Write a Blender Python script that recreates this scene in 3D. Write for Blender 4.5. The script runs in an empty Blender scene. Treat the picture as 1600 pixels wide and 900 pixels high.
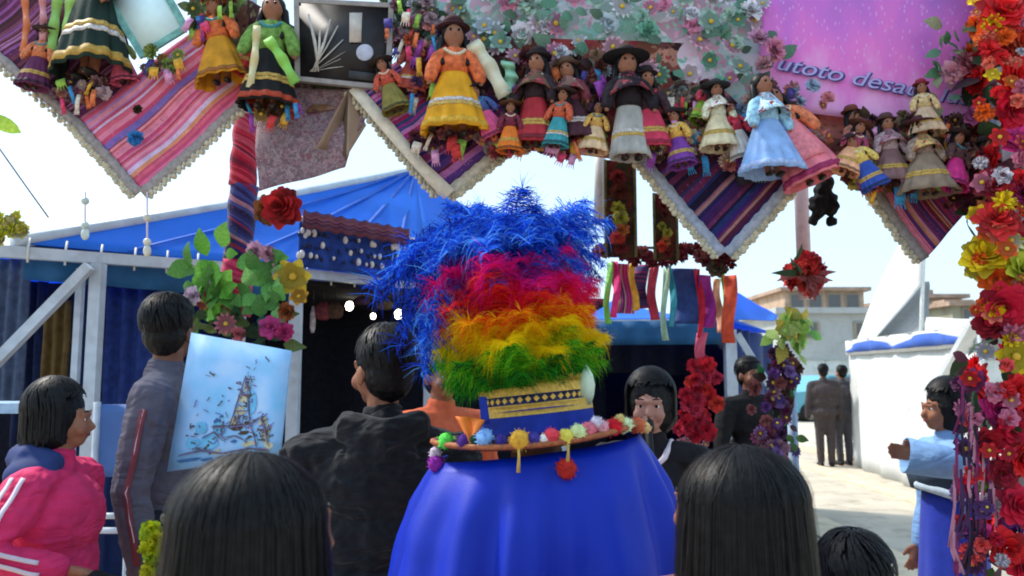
import bpy, bmesh, math, random
from mathutils import Vector, Matrix, noise
from mathutils.bvhtree import BVHTree
random.seed(7)
R = math.radians
V = Vector
scene = bpy.context.scene
COL = scene.collection

# ------------------------------------------------------------------ camera, sky, sun, exposure
CAM_H, PITCH, FPX = 1.5, R(6.0), 1250.0
cam = bpy.data.cameras.new('camera')
cam.sensor_width = 36.0
cam.lens = 36.0 * FPX / 1600.0
cam.dof.use_dof = True; cam.dof.focus_distance = 2.5; cam.dof.aperture_fstop = 4.5
scene.cycles.filter_width = 1.9
cam.clip_start, cam.clip_end = 0.05, 3000
camo = bpy.data.objects.new('camera', cam)
camo.location = (0, 0, CAM_H)
camo.rotation_euler = (R(90) + PITCH, 0, 0)
COL.objects.link(camo)
scene.camera = camo

SUN_EL, SUN_AZ = R(50), R(-62)          # azimuth from +Y (view direction), negative = to the left
world = bpy.data.worlds.new('World')
scene.world = world
world.use_nodes = True
nt = world.node_tree
bgn = nt.nodes['Background']
sky = nt.nodes.new('ShaderNodeTexSky')
sky.sky_type = 'NISHITA'
sky.sun_disc = False
sky.sun_elevation = SUN_EL
sky.sun_rotation = SUN_AZ
sky.air_density = 1.0
sky.dust_density = 2.2
sky.ozone_density = 1.5
# thin high cloud over the blue
tc = nt.nodes.new('ShaderNodeTexCoord')
mp = nt.nodes.new('ShaderNodeMapping'); mp.inputs['Scale'].default_value = (1.0, 1.0, 3.0)
nz = nt.nodes.new('ShaderNodeTexNoise'); nz.inputs['Scale'].default_value = 1.6; nz.inputs['Detail'].default_value = 6
rp = nt.nodes.new('ShaderNodeValToRGB'); rp.color_ramp.elements[0].position = .38; rp.color_ramp.elements[1].position = .72
mx = nt.nodes.new('ShaderNodeMixRGB'); mx.inputs[2].default_value = (3.1, 4.4, 5.4, 1)
mm = nt.nodes.new('ShaderNodeMath'); mm.operation = 'MULTIPLY_ADD'; mm.inputs[1].default_value = .45; mm.inputs[2].default_value = .35
nt.links.new(tc.outputs['Generated'], mp.inputs[0]); nt.links.new(mp.outputs[0], nz.inputs['Vector'])
nt.links.new(nz.outputs['Fac'], rp.inputs[0]); nt.links.new(rp.outputs[0], mm.inputs[0]); nt.links.new(mm.outputs[0], mx.inputs[0])
nt.links.new(sky.outputs[0], mx.inputs[1]); nt.links.new(mx.outputs[0], bgn.inputs[0])
bgn.inputs[1].default_value = 0.135
sun = bpy.data.lights.new('sun', 'SUN')
sun.energy = 2.1
sun.angle = R(6)
sun.color = (1.0, .95, .87)
so = bpy.data.objects.new('sun', sun)
sd = V((math.cos(SUN_EL) * math.sin(SUN_AZ), math.cos(SUN_EL) * math.cos(SUN_AZ), math.sin(SUN_EL)))
so.rotation_euler = sd.to_track_quat('Z', 'Y').to_euler()
so.location = sd * 20
COL.objects.link(so)
scene.view_settings.view_transform = 'Standard'
scene.view_settings.look = 'None'
scene.view_settings.exposure = 1.1
scene.view_settings.gamma = 1.0

# ------------------------------------------------------------------ helpers
cP, sP = math.cos(PITCH), math.sin(PITCH)
def P(px, py, Y):
    """world point on the sight line through a photo pixel, at distance Y"""
    u, v = (px - 800) / FPX, (450 - py) / FPX
    t = Y / (cP - v * sP)
    return V((u * t, Y, CAM_H + (sP + v * cP) * t))
def YP(px):                                # the hanging panel of the arch recedes slightly to the left
    return 3.5 - .0003 * px
def A(px, py, off=0.0):
    return P(px, py, YP(px) - off)

def lin(c):
    return tuple(((x / 255) / 12.92 if x / 255 <= .04045 else ((x / 255 + .055) / 1.055) ** 2.4) for x in c)

MATS = {}
def _base(name):
    m = bpy.data.materials.new(name); m.use_nodes = True
    n = m.node_tree.nodes; b = n['Principled BSDF']
    return m, m.node_tree, b
def mat(name, c, rough=.8, var=.18, scale=25, bump=.25, bscale=220, metal=0, sheen=0, spec=.3, transl=0, emit=0, dirt=0, fold=0):
    if name in MATS: return MATS[name]
    m, t, b = _base(name)
    col = lin(c)
    tcn = t.nodes.new('ShaderNodeTexCoord')
    n1 = t.nodes.new('ShaderNodeTexNoise'); n1.inputs['Scale'].default_value = scale; n1.inputs['Detail'].default_value = 5
    t.links.new(tcn.outputs['Object'], n1.inputs['Vector'])
    r = t.nodes.new('ShaderNodeValToRGB')
    r.color_ramp.elements[0].position = .3; r.color_ramp.elements[1].position = .7
    r.color_ramp.elements[0].color = tuple(max(0, x * (1 - var)) for x in col) + (1,)
    r.color_ramp.elements[1].color = tuple(min(1, x * (1 + var) + var * .012) for x in col) + (1,)
    t.links.new(n1.outputs['Fac'], r.inputs[0])
    out = r.outputs[0]
    if dirt:
        n3 = t.nodes.new('ShaderNodeTexNoise'); n3.inputs['Scale'].default_value = 3.1; n3.inputs['Detail'].default_value = 8; n3.inputs['Roughness'].default_value = .7
        t.links.new(tcn.outputs['Object'], n3.inputs['Vector'])
        r3 = t.nodes.new('ShaderNodeValToRGB'); r3.color_ramp.elements[0].position = .5; r3.color_ramp.elements[1].position = .68
        r3.color_ramp.elements[1].color = (dirt, dirt, dirt, 1)
        t.links.new(n3.outputs['Fac'], r3.inputs[0])
        mxx = t.nodes.new('ShaderNodeMixRGB'); mxx.inputs[2].default_value = (.16, .12, .085, 1)
        t.links.new(r3.outputs[0], mxx.inputs[0]); t.links.new(out, mxx.inputs[1]); out = mxx.outputs[0]
    t.links.new(out, b.inputs['Base Color'])
    b.inputs['Roughness'].default_value = rough
    b.inputs['Metallic'].default_value = metal
    b.inputs['Specular IOR Level'].default_value = spec
    if sheen:
        b.inputs['Sheen Weight'].default_value = sheen
    if bump:
        n2 = t.nodes.new('ShaderNodeTexNoise'); n2.inputs['Scale'].default_value = bscale; n2.inputs['Detail'].default_value = 3
        t.links.new(tcn.outputs['Object'], n2.inputs['Vector'])
        bp = t.nodes.new('ShaderNodeBump'); bp.inputs['Strength'].default_value = bump; bp.inputs['Distance'].default_value = .004
        t.links.new(n2.outputs['Fac'], bp.inputs['Height']); t.links.new(bp.outputs[0], b.inputs['Normal'])
        if fold:                                  # creases of worn cloth
            mpp = t.nodes.new('ShaderNodeMapping'); mpp.inputs['Scale'].default_value = (1, 1, 2.2); mpp.inputs['Rotation'].default_value = (.3, .5, .2)
            n5 = t.nodes.new('ShaderNodeTexNoise'); n5.inputs['Scale'].default_value = 4.5; n5.inputs['Detail'].default_value = 2.2; n5.inputs['Distortion'].default_value = 1.4
            t.links.new(tcn.outputs['Object'], mpp.inputs[0]); t.links.new(mpp.outputs[0], n5.inputs['Vector'])
            sb = t.nodes.new('ShaderNodeMath'); sb.operation = 'SUBTRACT'; sb.inputs[1].default_value = .5
            ab = t.nodes.new('ShaderNodeMath'); ab.operation = 'ABSOLUTE'
            t.links.new(n5.outputs['Fac'], sb.inputs[0]); t.links.new(sb.outputs[0], ab.inputs[0])
            b2 = t.nodes.new('ShaderNodeBump'); b2.inputs['Strength'].default_value = fold; b2.inputs['Distance'].default_value = .06
            t.links.new(ab.outputs[0], b2.inputs['Height']); t.links.new(bp.outputs[0], b2.inputs['Normal']); t.links.new(b2.outputs[0], b.inputs['Normal'])
    if transl:
        tr = t.nodes.new('ShaderNodeBsdfTranslucent'); ms = t.nodes.new('ShaderNodeMixShader'); ms.inputs[0].default_value = transl
        t.links.new(out, tr.inputs[0]); t.links.new(b.outputs[0], ms.inputs[1]); t.links.new(tr.outputs[0], ms.inputs[2])
        t.links.new(ms.outputs[0], t.nodes['Material Output'].inputs[0])
    if emit:
        b.inputs['Emission Color'].default_value = (*col, 1); b.inputs['Emission Strength'].default_value = emit
    MATS[name] = m
    return m

def stripes(name, pal, seed=0, rep=1, axis='Y', motif=True, rough=.85):
    """woven cloth: hard colour bands across one UV axis, small woven motifs in some bands"""
    rnd = random.Random(seed)
    m, t, b = _base(name)
    uv = t.nodes.new('ShaderNodeTexCoord'); sp = t.nodes.new('ShaderNodeSeparateXYZ')
    t.links.new(uv.outputs['UV'], sp.inputs[0])
    a, o = (sp.outputs['Y'], sp.outputs['X']) if axis == 'Y' else (sp.outputs['X'], sp.outputs['Y'])
    nzn = t.nodes.new('ShaderNodeTexNoise'); nzn.inputs['Scale'].default_value = 6; t.links.new(uv.outputs['UV'], nzn.inputs['Vector'])
    ad = t.nodes.new('ShaderNodeMath'); ad.operation = 'MULTIPLY_ADD'; ad.inputs[1].default_value = .012
    t.links.new(nzn.outputs['Fac'], ad.inputs[0]); t.links.new(a, ad.inputs[2])
    sc = t.nodes.new('ShaderNodeMath'); sc.operation = 'MULTIPLY'; sc.inputs[1].default_value = rep
    fr = t.nodes.new('ShaderNodeMath'); fr.operation = 'FRACT'
    t.links.new(ad.outputs[0], sc.inputs[0]); t.links.new(sc.outputs[0], fr.inputs[0])
    def ramp(shift):
        r = t.nodes.new('ShaderNodeValToRGB'); r.color_ramp.interpolation = 'CONSTANT'
        n = 30; ws = [rnd.uniform(.3, 1.6) for _ in range(n)]; tot = sum(ws); p = 0
        el = r.color_ramp.elements
        last = None
        for i in range(n):
            e = el[0] if i == 0 else (el[1] if i == 1 else el.new(min(.999, p / tot)))
            e.position = min(.999, p / tot)
            c = rnd.choice([q for q in pal if q != last]); last = c
            e.color = (*lin(c), 1); p += ws[i]
        return r
    r1, r2 = ramp(0), ramp(1)
    for r in (r1, r2): t.links.new(fr.outputs[0], r.inputs[0])
    ck = t.nodes.new('ShaderNodeTexVoronoi'); ck.inputs['Scale'].default_value = 1; ck.distance = 'MANHATTAN'
    mpn = t.nodes.new('ShaderNodeMapping'); mpn.inputs['Scale'].default_value = (42, 42, 1)
    t.links.new(uv.outputs['UV'], mpn.inputs[0]); t.links.new(mpn.outputs[0], ck.inputs['Vector'])
    gt = t.nodes.new('ShaderNodeMath'); gt.operation = 'LESS_THAN'; gt.inputs[1].default_value = .26 if motif else -1
    t.links.new(ck.outputs['Distance'], gt.inputs[0])
    mi = t.nodes.new('ShaderNodeMixRGB'); t.links.new(gt.outputs[0], mi.inputs[0]); t.links.new(r1.outputs[0], mi.inputs[1]); t.links.new(r2.outputs[0], mi.inputs[2])
    n4 = t.nodes.new('ShaderNodeTexNoise'); n4.inputs['Scale'].default_value = 14; n4.inputs['Detail'].default_value = 6
    t.links.new(uv.outputs['UV'], n4.inputs['Vector'])
    hs = t.nodes.new('ShaderNodeMixRGB'); hs.blend_type = 'MULTIPLY'; hs.inputs[0].default_value = .55
    rr = t.nodes.new('ShaderNodeValToRGB'); rr.color_ramp.elements[0].position = .25; rr.color_ramp.elements[0].color = (.5, .5, .5, 1); rr.color_ramp.elements[1].position = .62
    t.links.new(n4.outputs['Fac'], rr.inputs[0]); t.links.new(mi.outputs[0], hs.inputs[1]); t.links.new(rr.outputs[0], hs.inputs[2])
    t.links.new(hs.outputs[0], b.inputs['Base Color'])
    b.inputs['Roughness'].default_value = rough; b.inputs['Specular IOR Level'].default_value = .2; b.inputs['Sheen Weight'].default_value = .15
    wv = t.nodes.new('ShaderNodeTexWave'); wv.inputs['Scale'].default_value = 60; wv.bands_direction = 'DIAGONAL'
    t.links.new(uv.outputs['UV'], wv.inputs['Vector'])
    bp = t.nodes.new('ShaderNodeBump'); bp.inputs['Strength'].default_value = .3; bp.inputs['Distance'].default_value = .003
    t.links.new(wv.outputs['Fac'], bp.inputs['Height']); t.links.new(bp.outputs[0], b.inputs['Normal'])
    MATS[name] = m
    return m

def floral(name, pal, scale=14, rough=.8):
    """printed flower cloth: overlapping blotches of petal colours"""
    m, t, b = _base(name)
    uv = t.nodes.new('ShaderNodeTexCoord')
    wn = t.nodes.new('ShaderNodeTexNoise'); wn.inputs['Scale'].default_value = scale * .7; wn.inputs['Detail'].default_value = 4
    t.links.new(uv.outputs['Object'], wn.inputs['Vector'])
    mxv = t.nodes.new('ShaderNodeMixRGB'); mxv.inputs[0].default_value = .1
    t.links.new(uv.outputs['Object'], mxv.inputs[1]); t.links.new(wn.outputs['Color'], mxv.inputs[2])
    outs = []
    for k, s in enumerate((scale, scale * 2.7)):
        vo = t.nodes.new('ShaderNodeTexVoronoi'); vo.inputs['Scale'].default_value = s
        t.links.new(mxv.outputs[0], vo.inputs['Vector'])
        sp = t.nodes.new('ShaderNodeSeparateColor'); t.links.new(vo.outputs['Color'], sp.inputs[0])
        r = t.nodes.new('ShaderNodeValToRGB'); r.color_ramp.interpolation = 'LINEAR' if k == 0 else 'CONSTANT'
        el = r.color_ramp.elements
        for i, c in enumerate(pal):
            e = el[i] if i < 2 else el.new(i / len(pal))
            e.position = i / len(pal); e.color = (*lin(c), 1)
        t.links.new(sp.outputs[0 if k == 0 else 1], r.inputs[0]); outs.append((r, vo))
    mi = t.nodes.new('ShaderNodeMixRGB')
    rr = t.nodes.new('ShaderNodeValToRGB'); rr.color_ramp.elements[0].position = .25; rr.color_ramp.elements[1].position = .45
    t.links.new(outs[1][1].outputs['Distance'], rr.inputs[0]); t.links.new(rr.outputs[0], mi.inputs[0])
    t.links.new(outs[1][0].outputs[0], mi.inputs[1]); t.links.new(outs[0][0].outputs[0], mi.inputs[2])
    t.links.new(mi.outputs[0], b.inputs['Base Color']); b.inputs['Roughness'].default_value = rough
    b.inputs['Specular IOR Level'].default_value = .2
    bp = t.nodes.new('ShaderNodeBump'); bp.inputs['Strength'].default_value = .4; bp.inputs['Distance'].default_value = .006
    t.links.new(outs[1][1].outputs['Distance'], bp.inputs['Height']); t.links.new(bp.outputs[0], b.inputs['Normal'])
    MATS[name] = m
    return m

OFF = {}
class MB:
    """collects geometry in world coordinates; build() links it as one mesh object"""
    def __init__(s): s.v = []; s.f = []; s.uv = []; s.mi = []; s.cur = 0
    def face(s, idx, uvs=None):
        s.f.append(tuple(idx)); s.uv.append(uvs); s.mi.append(s.cur)
    def quad(s, a, b, c, d):
        n = len(s.v); s.v += [V(a), V(b), V(c), V(d)]; s.face((n, n+1, n+2, n+3), ((0, 0), (1, 0), (1, 1), (0, 1)))
    def box(s, c, size, rot=None):
        n = len(s.v); c = V(c)
        for dx, dy, dz in ((-1,-1,-1),(1,-1,-1),(1,1,-1),(-1,1,-1),(-1,-1,1),(1,-1,1),(1,1,1),(-1,1,1)):
            p = V((dx*size[0]/2, dy*size[1]/2, dz*size[2]/2))
            s.v.append(c + (rot @ p if rot else p))
        for q in ((0,3,2,1),(4,5,6,7),(0,1,5,4),(1,2,6,5),(2,3,7,6),(3,0,4,7)): s.face([n+i for i in q], ((0,0),(1,0),(1,1),(0,1)))
    def bar(s, a, b, w, h=None, up=V((0,0,1))):
        a, b = V(a), V(b); h = h or w; d = (b-a); L = d.length; d.normalize()
        x = d.cross(up)
        if x.length < 1e-3: x = V((1, 0, 0))
        x.normalize(); z = x.cross(d).normalized()
        rot = Matrix((x, d, z)).transposed()
        s.box((a+b)/2, (w, L, h), rot)
    def tube(s, pts, rad, n=8, cap=True, flat=1.0, flat_ax=None, round_ends=False):
        pts = [V(p) for p in pts]
        if not isinstance(rad, (list, tuple)): rad = [rad]*len(pts)
        rad = list(rad)
        if round_ends:
            d0 = (pts[0]-pts[1]).normalized(); d1 = (pts[-1]-pts[-2]).normalized(); p0, p1, r0, r1 = pts[0], pts[-1], rad[0], rad[-1]
            pre = [(p0+d0*r0*math.sin(a), max(1e-4, r0*math.cos(a))) for a in (R(88), R(60), R(30))]
            post = [(p1+d1*r1*math.sin(a), max(1e-4, r1*math.cos(a))) for a in (R(30), R(60), R(88))]
            pts = [q[0] for q in pre]+pts+[q[0] for q in post]; rad = [q[1] for q in pre]+rad+[q[1] for q in post]
        base = len(s.v); m = len(pts)
        ref = None
        for i, p in enumerate(pts):
            d = (pts[min(i+1, m-1)] - pts[max(i-1, 0)])
            d = d.normalized() if d.length > 1e-9 else V((0, 0, 1))
            if ref is None:
                ref = V(flat_ax) if flat_ax is not None else (V((1, 0, 0)) if abs(d.x) < .8 else V((0, 1, 0)))
            x = (ref - d*ref.dot(d)); x = x.normalized() if x.length > 1e-6 else d.orthogonal().normalized()
            ref = x; y = d.cross(x)
            for k in range(n):
                a = 2*math.pi*k/n
                s.v.append(p + x*math.cos(a)*rad[i] + y*math.sin(a)*rad[i]*flat)
        for i in range(m-1):
            for k in range(n):
                k2 = (k+1) % n
                s.face((base+i*n+k, base+i*n+k2, base+(i+1)*n+k2, base+(i+1)*n+k), ((k/n, i/(m-1)), ((k+1)/n, i/(m-1)), ((k+1)/n, (i+1)/(m-1)), (k/n, (i+1)/(m-1))))
        if cap:
            s.face([base+k for k in reversed(range(n))]); s.face([base+(m-1)*n+k for k in range(n)])
    def blob(s, c, r, rot=None, nu=16, nv=10, fn=None):
        c = V(c); r = V((r, r, r)) if isinstance(r, (int, float)) else V(r)
        pts = []
        base = len(s.v)
        for i in range(1, nv):
            ph = math.pi*i/nv
            for k in range(nu):
                a = 2*math.pi*k/nu
                q = V((math.sin(ph)*math.cos(a), math.sin(ph)*math.sin(a), math.cos(ph)))
                sc = fn(q) if fn else 1
                p = V((q.x*r.x, q.y*r.y, q.z*r.z))*sc
                s.v.append(c + (rot @ p if rot else p))
        for z in (1, -1):
            p = V((0, 0, z*r.z)) * (fn(V((0, 0, z))) if fn else 1)
            s.v.append(c + (rot @ p if rot else p))
        t_, b_ = len(s.v)-2, len(s.v)-1
        for i in range(nv-2):
            for k in range(nu):
                k2 = (k+1) % nu
                s.face((base+i*nu+k, base+(i+1)*nu+k, base+(i+1)*nu+k2, base+i*nu+k2))
        for k in range(nu):
            k2 = (k+1) % nu
            s.face((t_, base+k, base+k2)); s.face((b_, base+(nv-2)*nu+k2, base+(nv-2)*nu+k))
    def grid(s, fn, nu, nv, uvfn=None):
        base = len(s.v)
        for j in range(nv+1):
            for i in range(nu+1): s.v.append(V(fn(i/nu, j/nv)))
        for j in range(nv):
            for i in range(nu):
                q = (base+j*(nu+1)+i, base+j*(nu+1)+i+1, base+(j+1)*(nu+1)+i+1, base+(j+1)*(nu+1)+i)
                s.face(q, ((i/nu, j/nv), ((i+1)/nu, j/nv), ((i+1)/nu, (j+1)/nv), (i/nu, (j+1)/nv)))
    def strip(s, pts, widths, side):
        """flat ribbon along pts; side = vector or function giving the across direction"""
        base = len(s.v); m = len(pts)
        for i, p in enumerate(pts):
            d = side(i) if callable(side) else side
            w = widths[i] if isinstance(widths, (list, tuple)) else widths
            s.v += [V(p) - d*w/2, V(p) + d*w/2]
        for i in range(m-1):
            s.face((base+2*i, base+2*i+1, base+2*i+3, base+2*i+2), ((0, i/(m-1)), (1, i/(m-1)), (1, (i+1)/(m-1)), (0, (i+1)/(m-1))))
    def mesh(s, name, mats, off=V((0, 0, 0)), smooth=True):
        me = bpy.data.meshes.new(name)
        me.from_pydata([tuple(p - off) for p in s.v], [], s.f)
        ul = me.uv_layers.new(name='UVMap')
        d = []
        for f, u in zip(s.f, s.uv):
            if u is None: u = ((0, 0),)*len(f)
            for q in u[:len(f)]: d += [q[0], q[1]]
            for _ in range(len(f)-len(u)): d += [0, 0]
        ul.data.foreach_set('uv', d)
        for m in (mats if isinstance(mats, (list, tuple)) else [mats]): me.materials.append(m)
        if any(s.mi): me.polygons.foreach_set('material_index', s.mi)
        me.polygons.foreach_set('use_smooth', [smooth]*len(s.f))
        me.update()
        return me
    def build(s, name, mats, parent=None, smooth=True, thick=0, kind=None):
        off = OFF[parent.name] if parent else V((0, 0, 0))
        o = bpy.data.objects.new(name, s.mesh(name, mats, off, smooth))
        COL.objects.link(o)
        OFF[o.name] = off
        if parent: o.parent = parent
        if thick:
            md = o.modifiers.new('thickness', 'SOLIDIFY'); md.thickness = thick; md.offset = 0
        if kind: o['kind'] = kind
        return o

def tag(o, label, cat, group=None):
    o['label'] = label; o['category'] = cat
    if group: o['group'] = group
    return o
def thing(name, label, cat, loc, group=None):
    o = bpy.data.objects.new(name, None); o.empty_display_size = .1
    COL.objects.link(o); o.location = loc; OFF[o.name] = V(loc)
    return tag(o, label, cat, group)
def inst(name, me, parent, loc, rot=None, sc=1.0):
    """one more object on a shared mesh"""
    o = bpy.data.objects.new(name, me); COL.objects.link(o)
    off = OFF[parent.name] if parent else V((0, 0, 0))
    if parent: o.parent = parent
    o.location = V(loc) - off
    if rot is not None:
        o.rotation_mode = 'QUATERNION'; o.rotation_quaternion = rot
    o.scale = (sc,)*3 if isinstance(sc, (int, float)) else sc
    OFF[o.name] = V(loc)
    return o

def fuse(mb, name, mats, parent, vox=.008, it=5, disp=None, paint=None):
    """grow one continuous skin over overlapping volumes"""
    off = OFF[parent.name] if parent else V((0, 0, 0))
    me = bpy.data.meshes.new('volume'); me.from_pydata([tuple(p - off) for p in mb.v], [], mb.f)
    o = bpy.data.objects.new('volume', me); COL.objects.link(o)
    r = o.modifiers.new('r', 'REMESH'); r.mode = 'VOXEL'; r.voxel_size = vox; r.use_smooth_shade = True
    sm = o.modifiers.new('s', 'SMOOTH'); sm.iterations = it; sm.factor = .5
    dg = bpy.context.evaluated_depsgraph_get()
    me2 = bpy.data.meshes.new_from_object(o.evaluated_get(dg))
    bpy.data.objects.remove(o); bpy.data.meshes.remove(me)
    me2.name = name
    me2.materials.clear()
    for m in (mats if isinstance(mats, (list, tuple)) else [mats]): me2.materials.append(m)
    if disp:
        ns = [v.normal.copy() for v in me2.vertices]
        for v, n in zip(me2.vertices, ns): v.co += n * disp(v.co + off)
    if paint:
        me2.polygons.foreach_set('material_index', [paint(p.center + off) for p in me2.polygons])
    me2.polygons.foreach_set('use_smooth', [True]*len(me2.polygons))
    me2.update()
    ob = bpy.data.objects.new(name, me2); COL.objects.link(ob); OFF[ob.name] = off
    if parent: ob.parent = parent
    return ob

def copy_tree(o, parent=None):
    c = o.copy(); COL.objects.link(c); c.parent = parent
    OFF[c.name] = OFF.get(o.name, V((0, 0, 0)))
    for ch in list(o.children): copy_tree(ch, c)
    return c
# ------------------------------------------------------------------ people
SKIN = mat('skin', (150, 100, 76), rough=.6, var=.12, scale=40, bump=.1, bscale=400, spec=.25)
SKIN_D = mat('skin_dark', (120, 78, 60), rough=.55, var=.1, scale=40, bump=.1, bscale=400, spec=.35)
HAIR = mat('black_hair', (6, 5, 7), rough=.5, var=.5, scale=60, bump=.15, bscale=90, spec=.22)
LIP = mat('lip', (140, 70, 66), rough=.5)
EYE_W = mat('eye_white', (225, 220, 212), rough=.25, var=.02, bump=0)
EYE_D = mat('iris', (22, 14, 10), rough=.15, var=.1, bump=0)
BLACK = mat('black_cotton', (14, 14, 17), rough=.9, var=.3, bump=.4)
SHOE = mat('shoe_leather', (25, 22, 22), rough=.5)

def person(label, x, y, H, yaw, top, bottom, head_yaw=0, head_pitch=0, armL=None, armR=None, skin=SKIN, group=None,
           face=True, hands=True, vox=.008, hair='short', skirt=None, bulk=1.0, hood=None, wrinkle=.006, z0=0, hair_len=.1, shoulder=.115, sleeve=1.0, lean=0, hs=1.0, skirt_top=.6, skirt_r=(.1, .13), slope=0):
    root = thing('person', label, 'person', (x, y, z0), group)
    Rz = Matrix.Rotation(R(yaw), 3, 'Z')
    def W(v):
        v = V(v)
        if lean: v = V((v.x, v.y - lean*max(0, v.z-.5), v.z))
        return Rz @ (v*H) + V((x, y, z0))
    def rot3(): return Rz
    hr = Matrix.Rotation(R(head_yaw), 3, 'Z') @ Matrix.Rotation(R(head_pitch), 3, 'X')
    pv = V((0, .004, .875))
    def HD(v): return W(hr @ ((V(v)-pv)*hs) + pv)
    HR = Rz @ hr
    aL = armL or ((.15, .012, .625), (.155, -.03, .475))
    aR = armR or ((-.15, .012, .625), (-.155, -.03, .475))
    sh = shoulder
    # body: one continuous skin
    b = MB()
    def bl(c, r, head=False, m=b): m.blob((HD if head else W)(c), V(r)*H*(hs if head else 1), HR if head else Rz, 14, 10)
    def ch(pts, rad, m=b, head=False, **k): m.tube([(HD if head else W)(p) for p in pts], [q*H*(hs if head else 1) for q in rad], 10, round_ends=True, **k)
    bl((0, .008, .945), (.043, .054, .053), 1); bl((0, -.016, .918), (.037, .04, .046), 1); bl((0, -.031, .887), (.022, .02, .017), 1)
    ch([(0, -.048, .936), (0, -.057, .922), (0, -.062, .913)], [.005, .0065, .0085], head=True)
    for s in (-1, 1): ch([(s*.008, -.0475, .9365), (s*.0185, -.0525, .9385), (s*.029, -.0455, .936)], [.003, .0042, .003], head=True); ch([(s*.009, -.0475, .927), (s*.0185, -.0515, .9245), (s*.028, -.0455, .927)], [.0026, .0034, .0026], head=True)
    bl((0, -.0485, .898), (.016, .009, .009), 1)
    ch([(-.028, -.047, .944), (0, -.055, .942), (.028, -.047, .944)], [.005, .006, .005], head=True)
    for s in (-1, 1):
        bl((s*.021, -.041, .911), (.017, .015, .016), 1)
        bl((s*.044, .006, .921), (.006, .012, .018), 1)
    ch([(0, .012, .79), (0, .006, .83), (0, .004, .89)], [.04, .031, .031])
    bl((0, .002, .735), (.095*bulk, .06*bulk, .085)); bl((0, 0, .63), (.078*bulk, .052*bulk, .08)); bl((0, .004, .54), (.088*bulk, .06*bulk, .06))
    ch([(-sh*.8, .004, .805-slope*1.2), (0, .008, .81), (sh*.8, .004, .805-slope*1.2)], [.034, .04, .034])
    for s, a in ((1, aL), (-1, aR)):
        ch([(s*sh, .004, .80-slope*1.2), a[0], a[1]], [.034, .026, .0175])
        ch([(s*.05, 0, .52), (s*.052, -.006, .285), (s*.05, .012, .05)], [.054, .036, .024])
        ch([(s*.05, .02, .022), (s*.056, -.085, .016)], [.026, .019])
        d = (V(a[1])-V(a[0])).normalized()
        up = V((0, -1, 0)) if abs(d.y) < .75 else V((0, 0, 1))
        sp = (up - d*up.dot(d)).normalized(); pn = d.cross(sp)*s*-1
        w = V(a[1])
        if hands:
            ch([w, w+d*.028, w+d*.05], [.016, .021, .02], flat=.55, flat_ax=HR @ sp if False else Rz @ sp)
            for k, (o, L) in enumerate(((.016, .044), (.0055, .05), (-.0055, .046), (-.016, .036))):
                p0 = w+d*.046+sp*o
                p1 = p0+d*L*.5+sp*o*.18+pn*.006; p2 = p1+d*L*.4+pn*.016
                ch([p0-d*.012, p0, p1, p2], [.0062, .006, .0055, .0045])
            t0 = w+d*.016+sp*.014
            ch([t0, t0+d*.016+sp*.016+pn*.006, t0+d*.034+sp*.02+pn*.012], [.0085, .0075, .006])
    bo = fuse(b, 'body', skin, root, vox, 4)
    if face:
        for s in (-1, 1):
            m = MB(); m.blob(HD((s*.0185, -.0455, .9315)), .0078*H*hs, HR, 12, 8); e = m.build('eye', EYE_W, root)
            m = MB(); m.blob(HD((s*.0185, -.0518, .9315)), V((.0043, .0019, .0043))*H*hs, HR, 10, 6); m.build('iris', EYE_D, e)
            m = MB(); m.tube([HD((s*.009, -.0555, .9465)), HD((s*.019, -.055, .949)), HD((s*.029, -.048, .9465))], [.001*H, .0017*H, .0008*H], 6); m.build('eyebrow', HAIR, root)
        m = MB(); m.blob(HD((0, -.0562, .8975)), V((.013, .0025, .0045))*H*hs, HR, 12, 6); m.build('mouth', LIP, root)
    # clothing
    def wr(amp):
        def f(c):
            q = V((c.x*9, c.y*9, c.z*16))
            n1 = noise.noise(q + noise.noise_vector(q*.6)*.9)
            d = V((c.x*7+c.z*16, c.y*9, c.z*22-c.x*12))
            return amp*(.75*n1 + .5*abs(noise.noise(q*2.3)) + .55*(.5-abs(noise.noise(d + noise.noise_vector(q*.8)*.7)))**1.0 - .25)
        return f
    out = {'root': root, 'W': W, 'HD': HD, 'HR': HR, 'Rz': Rz, 'H': H*hs}
    if top:
        j = MB()
        bl((0, .002, .73), (.108*bulk, .074*bulk, .1), m=j); bl((0, 0, .63), (.097*bulk, .068*bulk, .09), m=j); bl((0, .004, .535), (.102*bulk, .074*bulk, .062), m=j)
        ch([(-sh*.85, .004, .80-slope), (0, .01, .806), (sh*.85, .004, .80-slope)], [.043, .05, .043], m=j)
        ch([(0, .012, .81), (0, .008, .845)], [.047, .042], m=j)
        for s, a in ((1, aL), (-1, aR)):
            e, w = V(a[0]), V(a[1])
            ch([(s*sh, .004, .795-slope), (V((s*sh, .004, .795-slope))+e)/2, e, (e+w)/2, e+(w-e)*.93*sleeve], [.045, .041, .036, .033, .028], m=j)
        if hood:
            ch([(-.07, .0, .835), (-.062, .05, .832), (0, .085, .812), (.062, .05, .832), (.07, .0, .835)], [.022, .033, .04, .033, .022], m=j)
            bl((0, .075, .79), (.066, .03, .05), m=j)
        out['top'] = fuse(j, 'jacket', top, root, vox, 4, wr(wrinkle*H/1.6))
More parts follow.
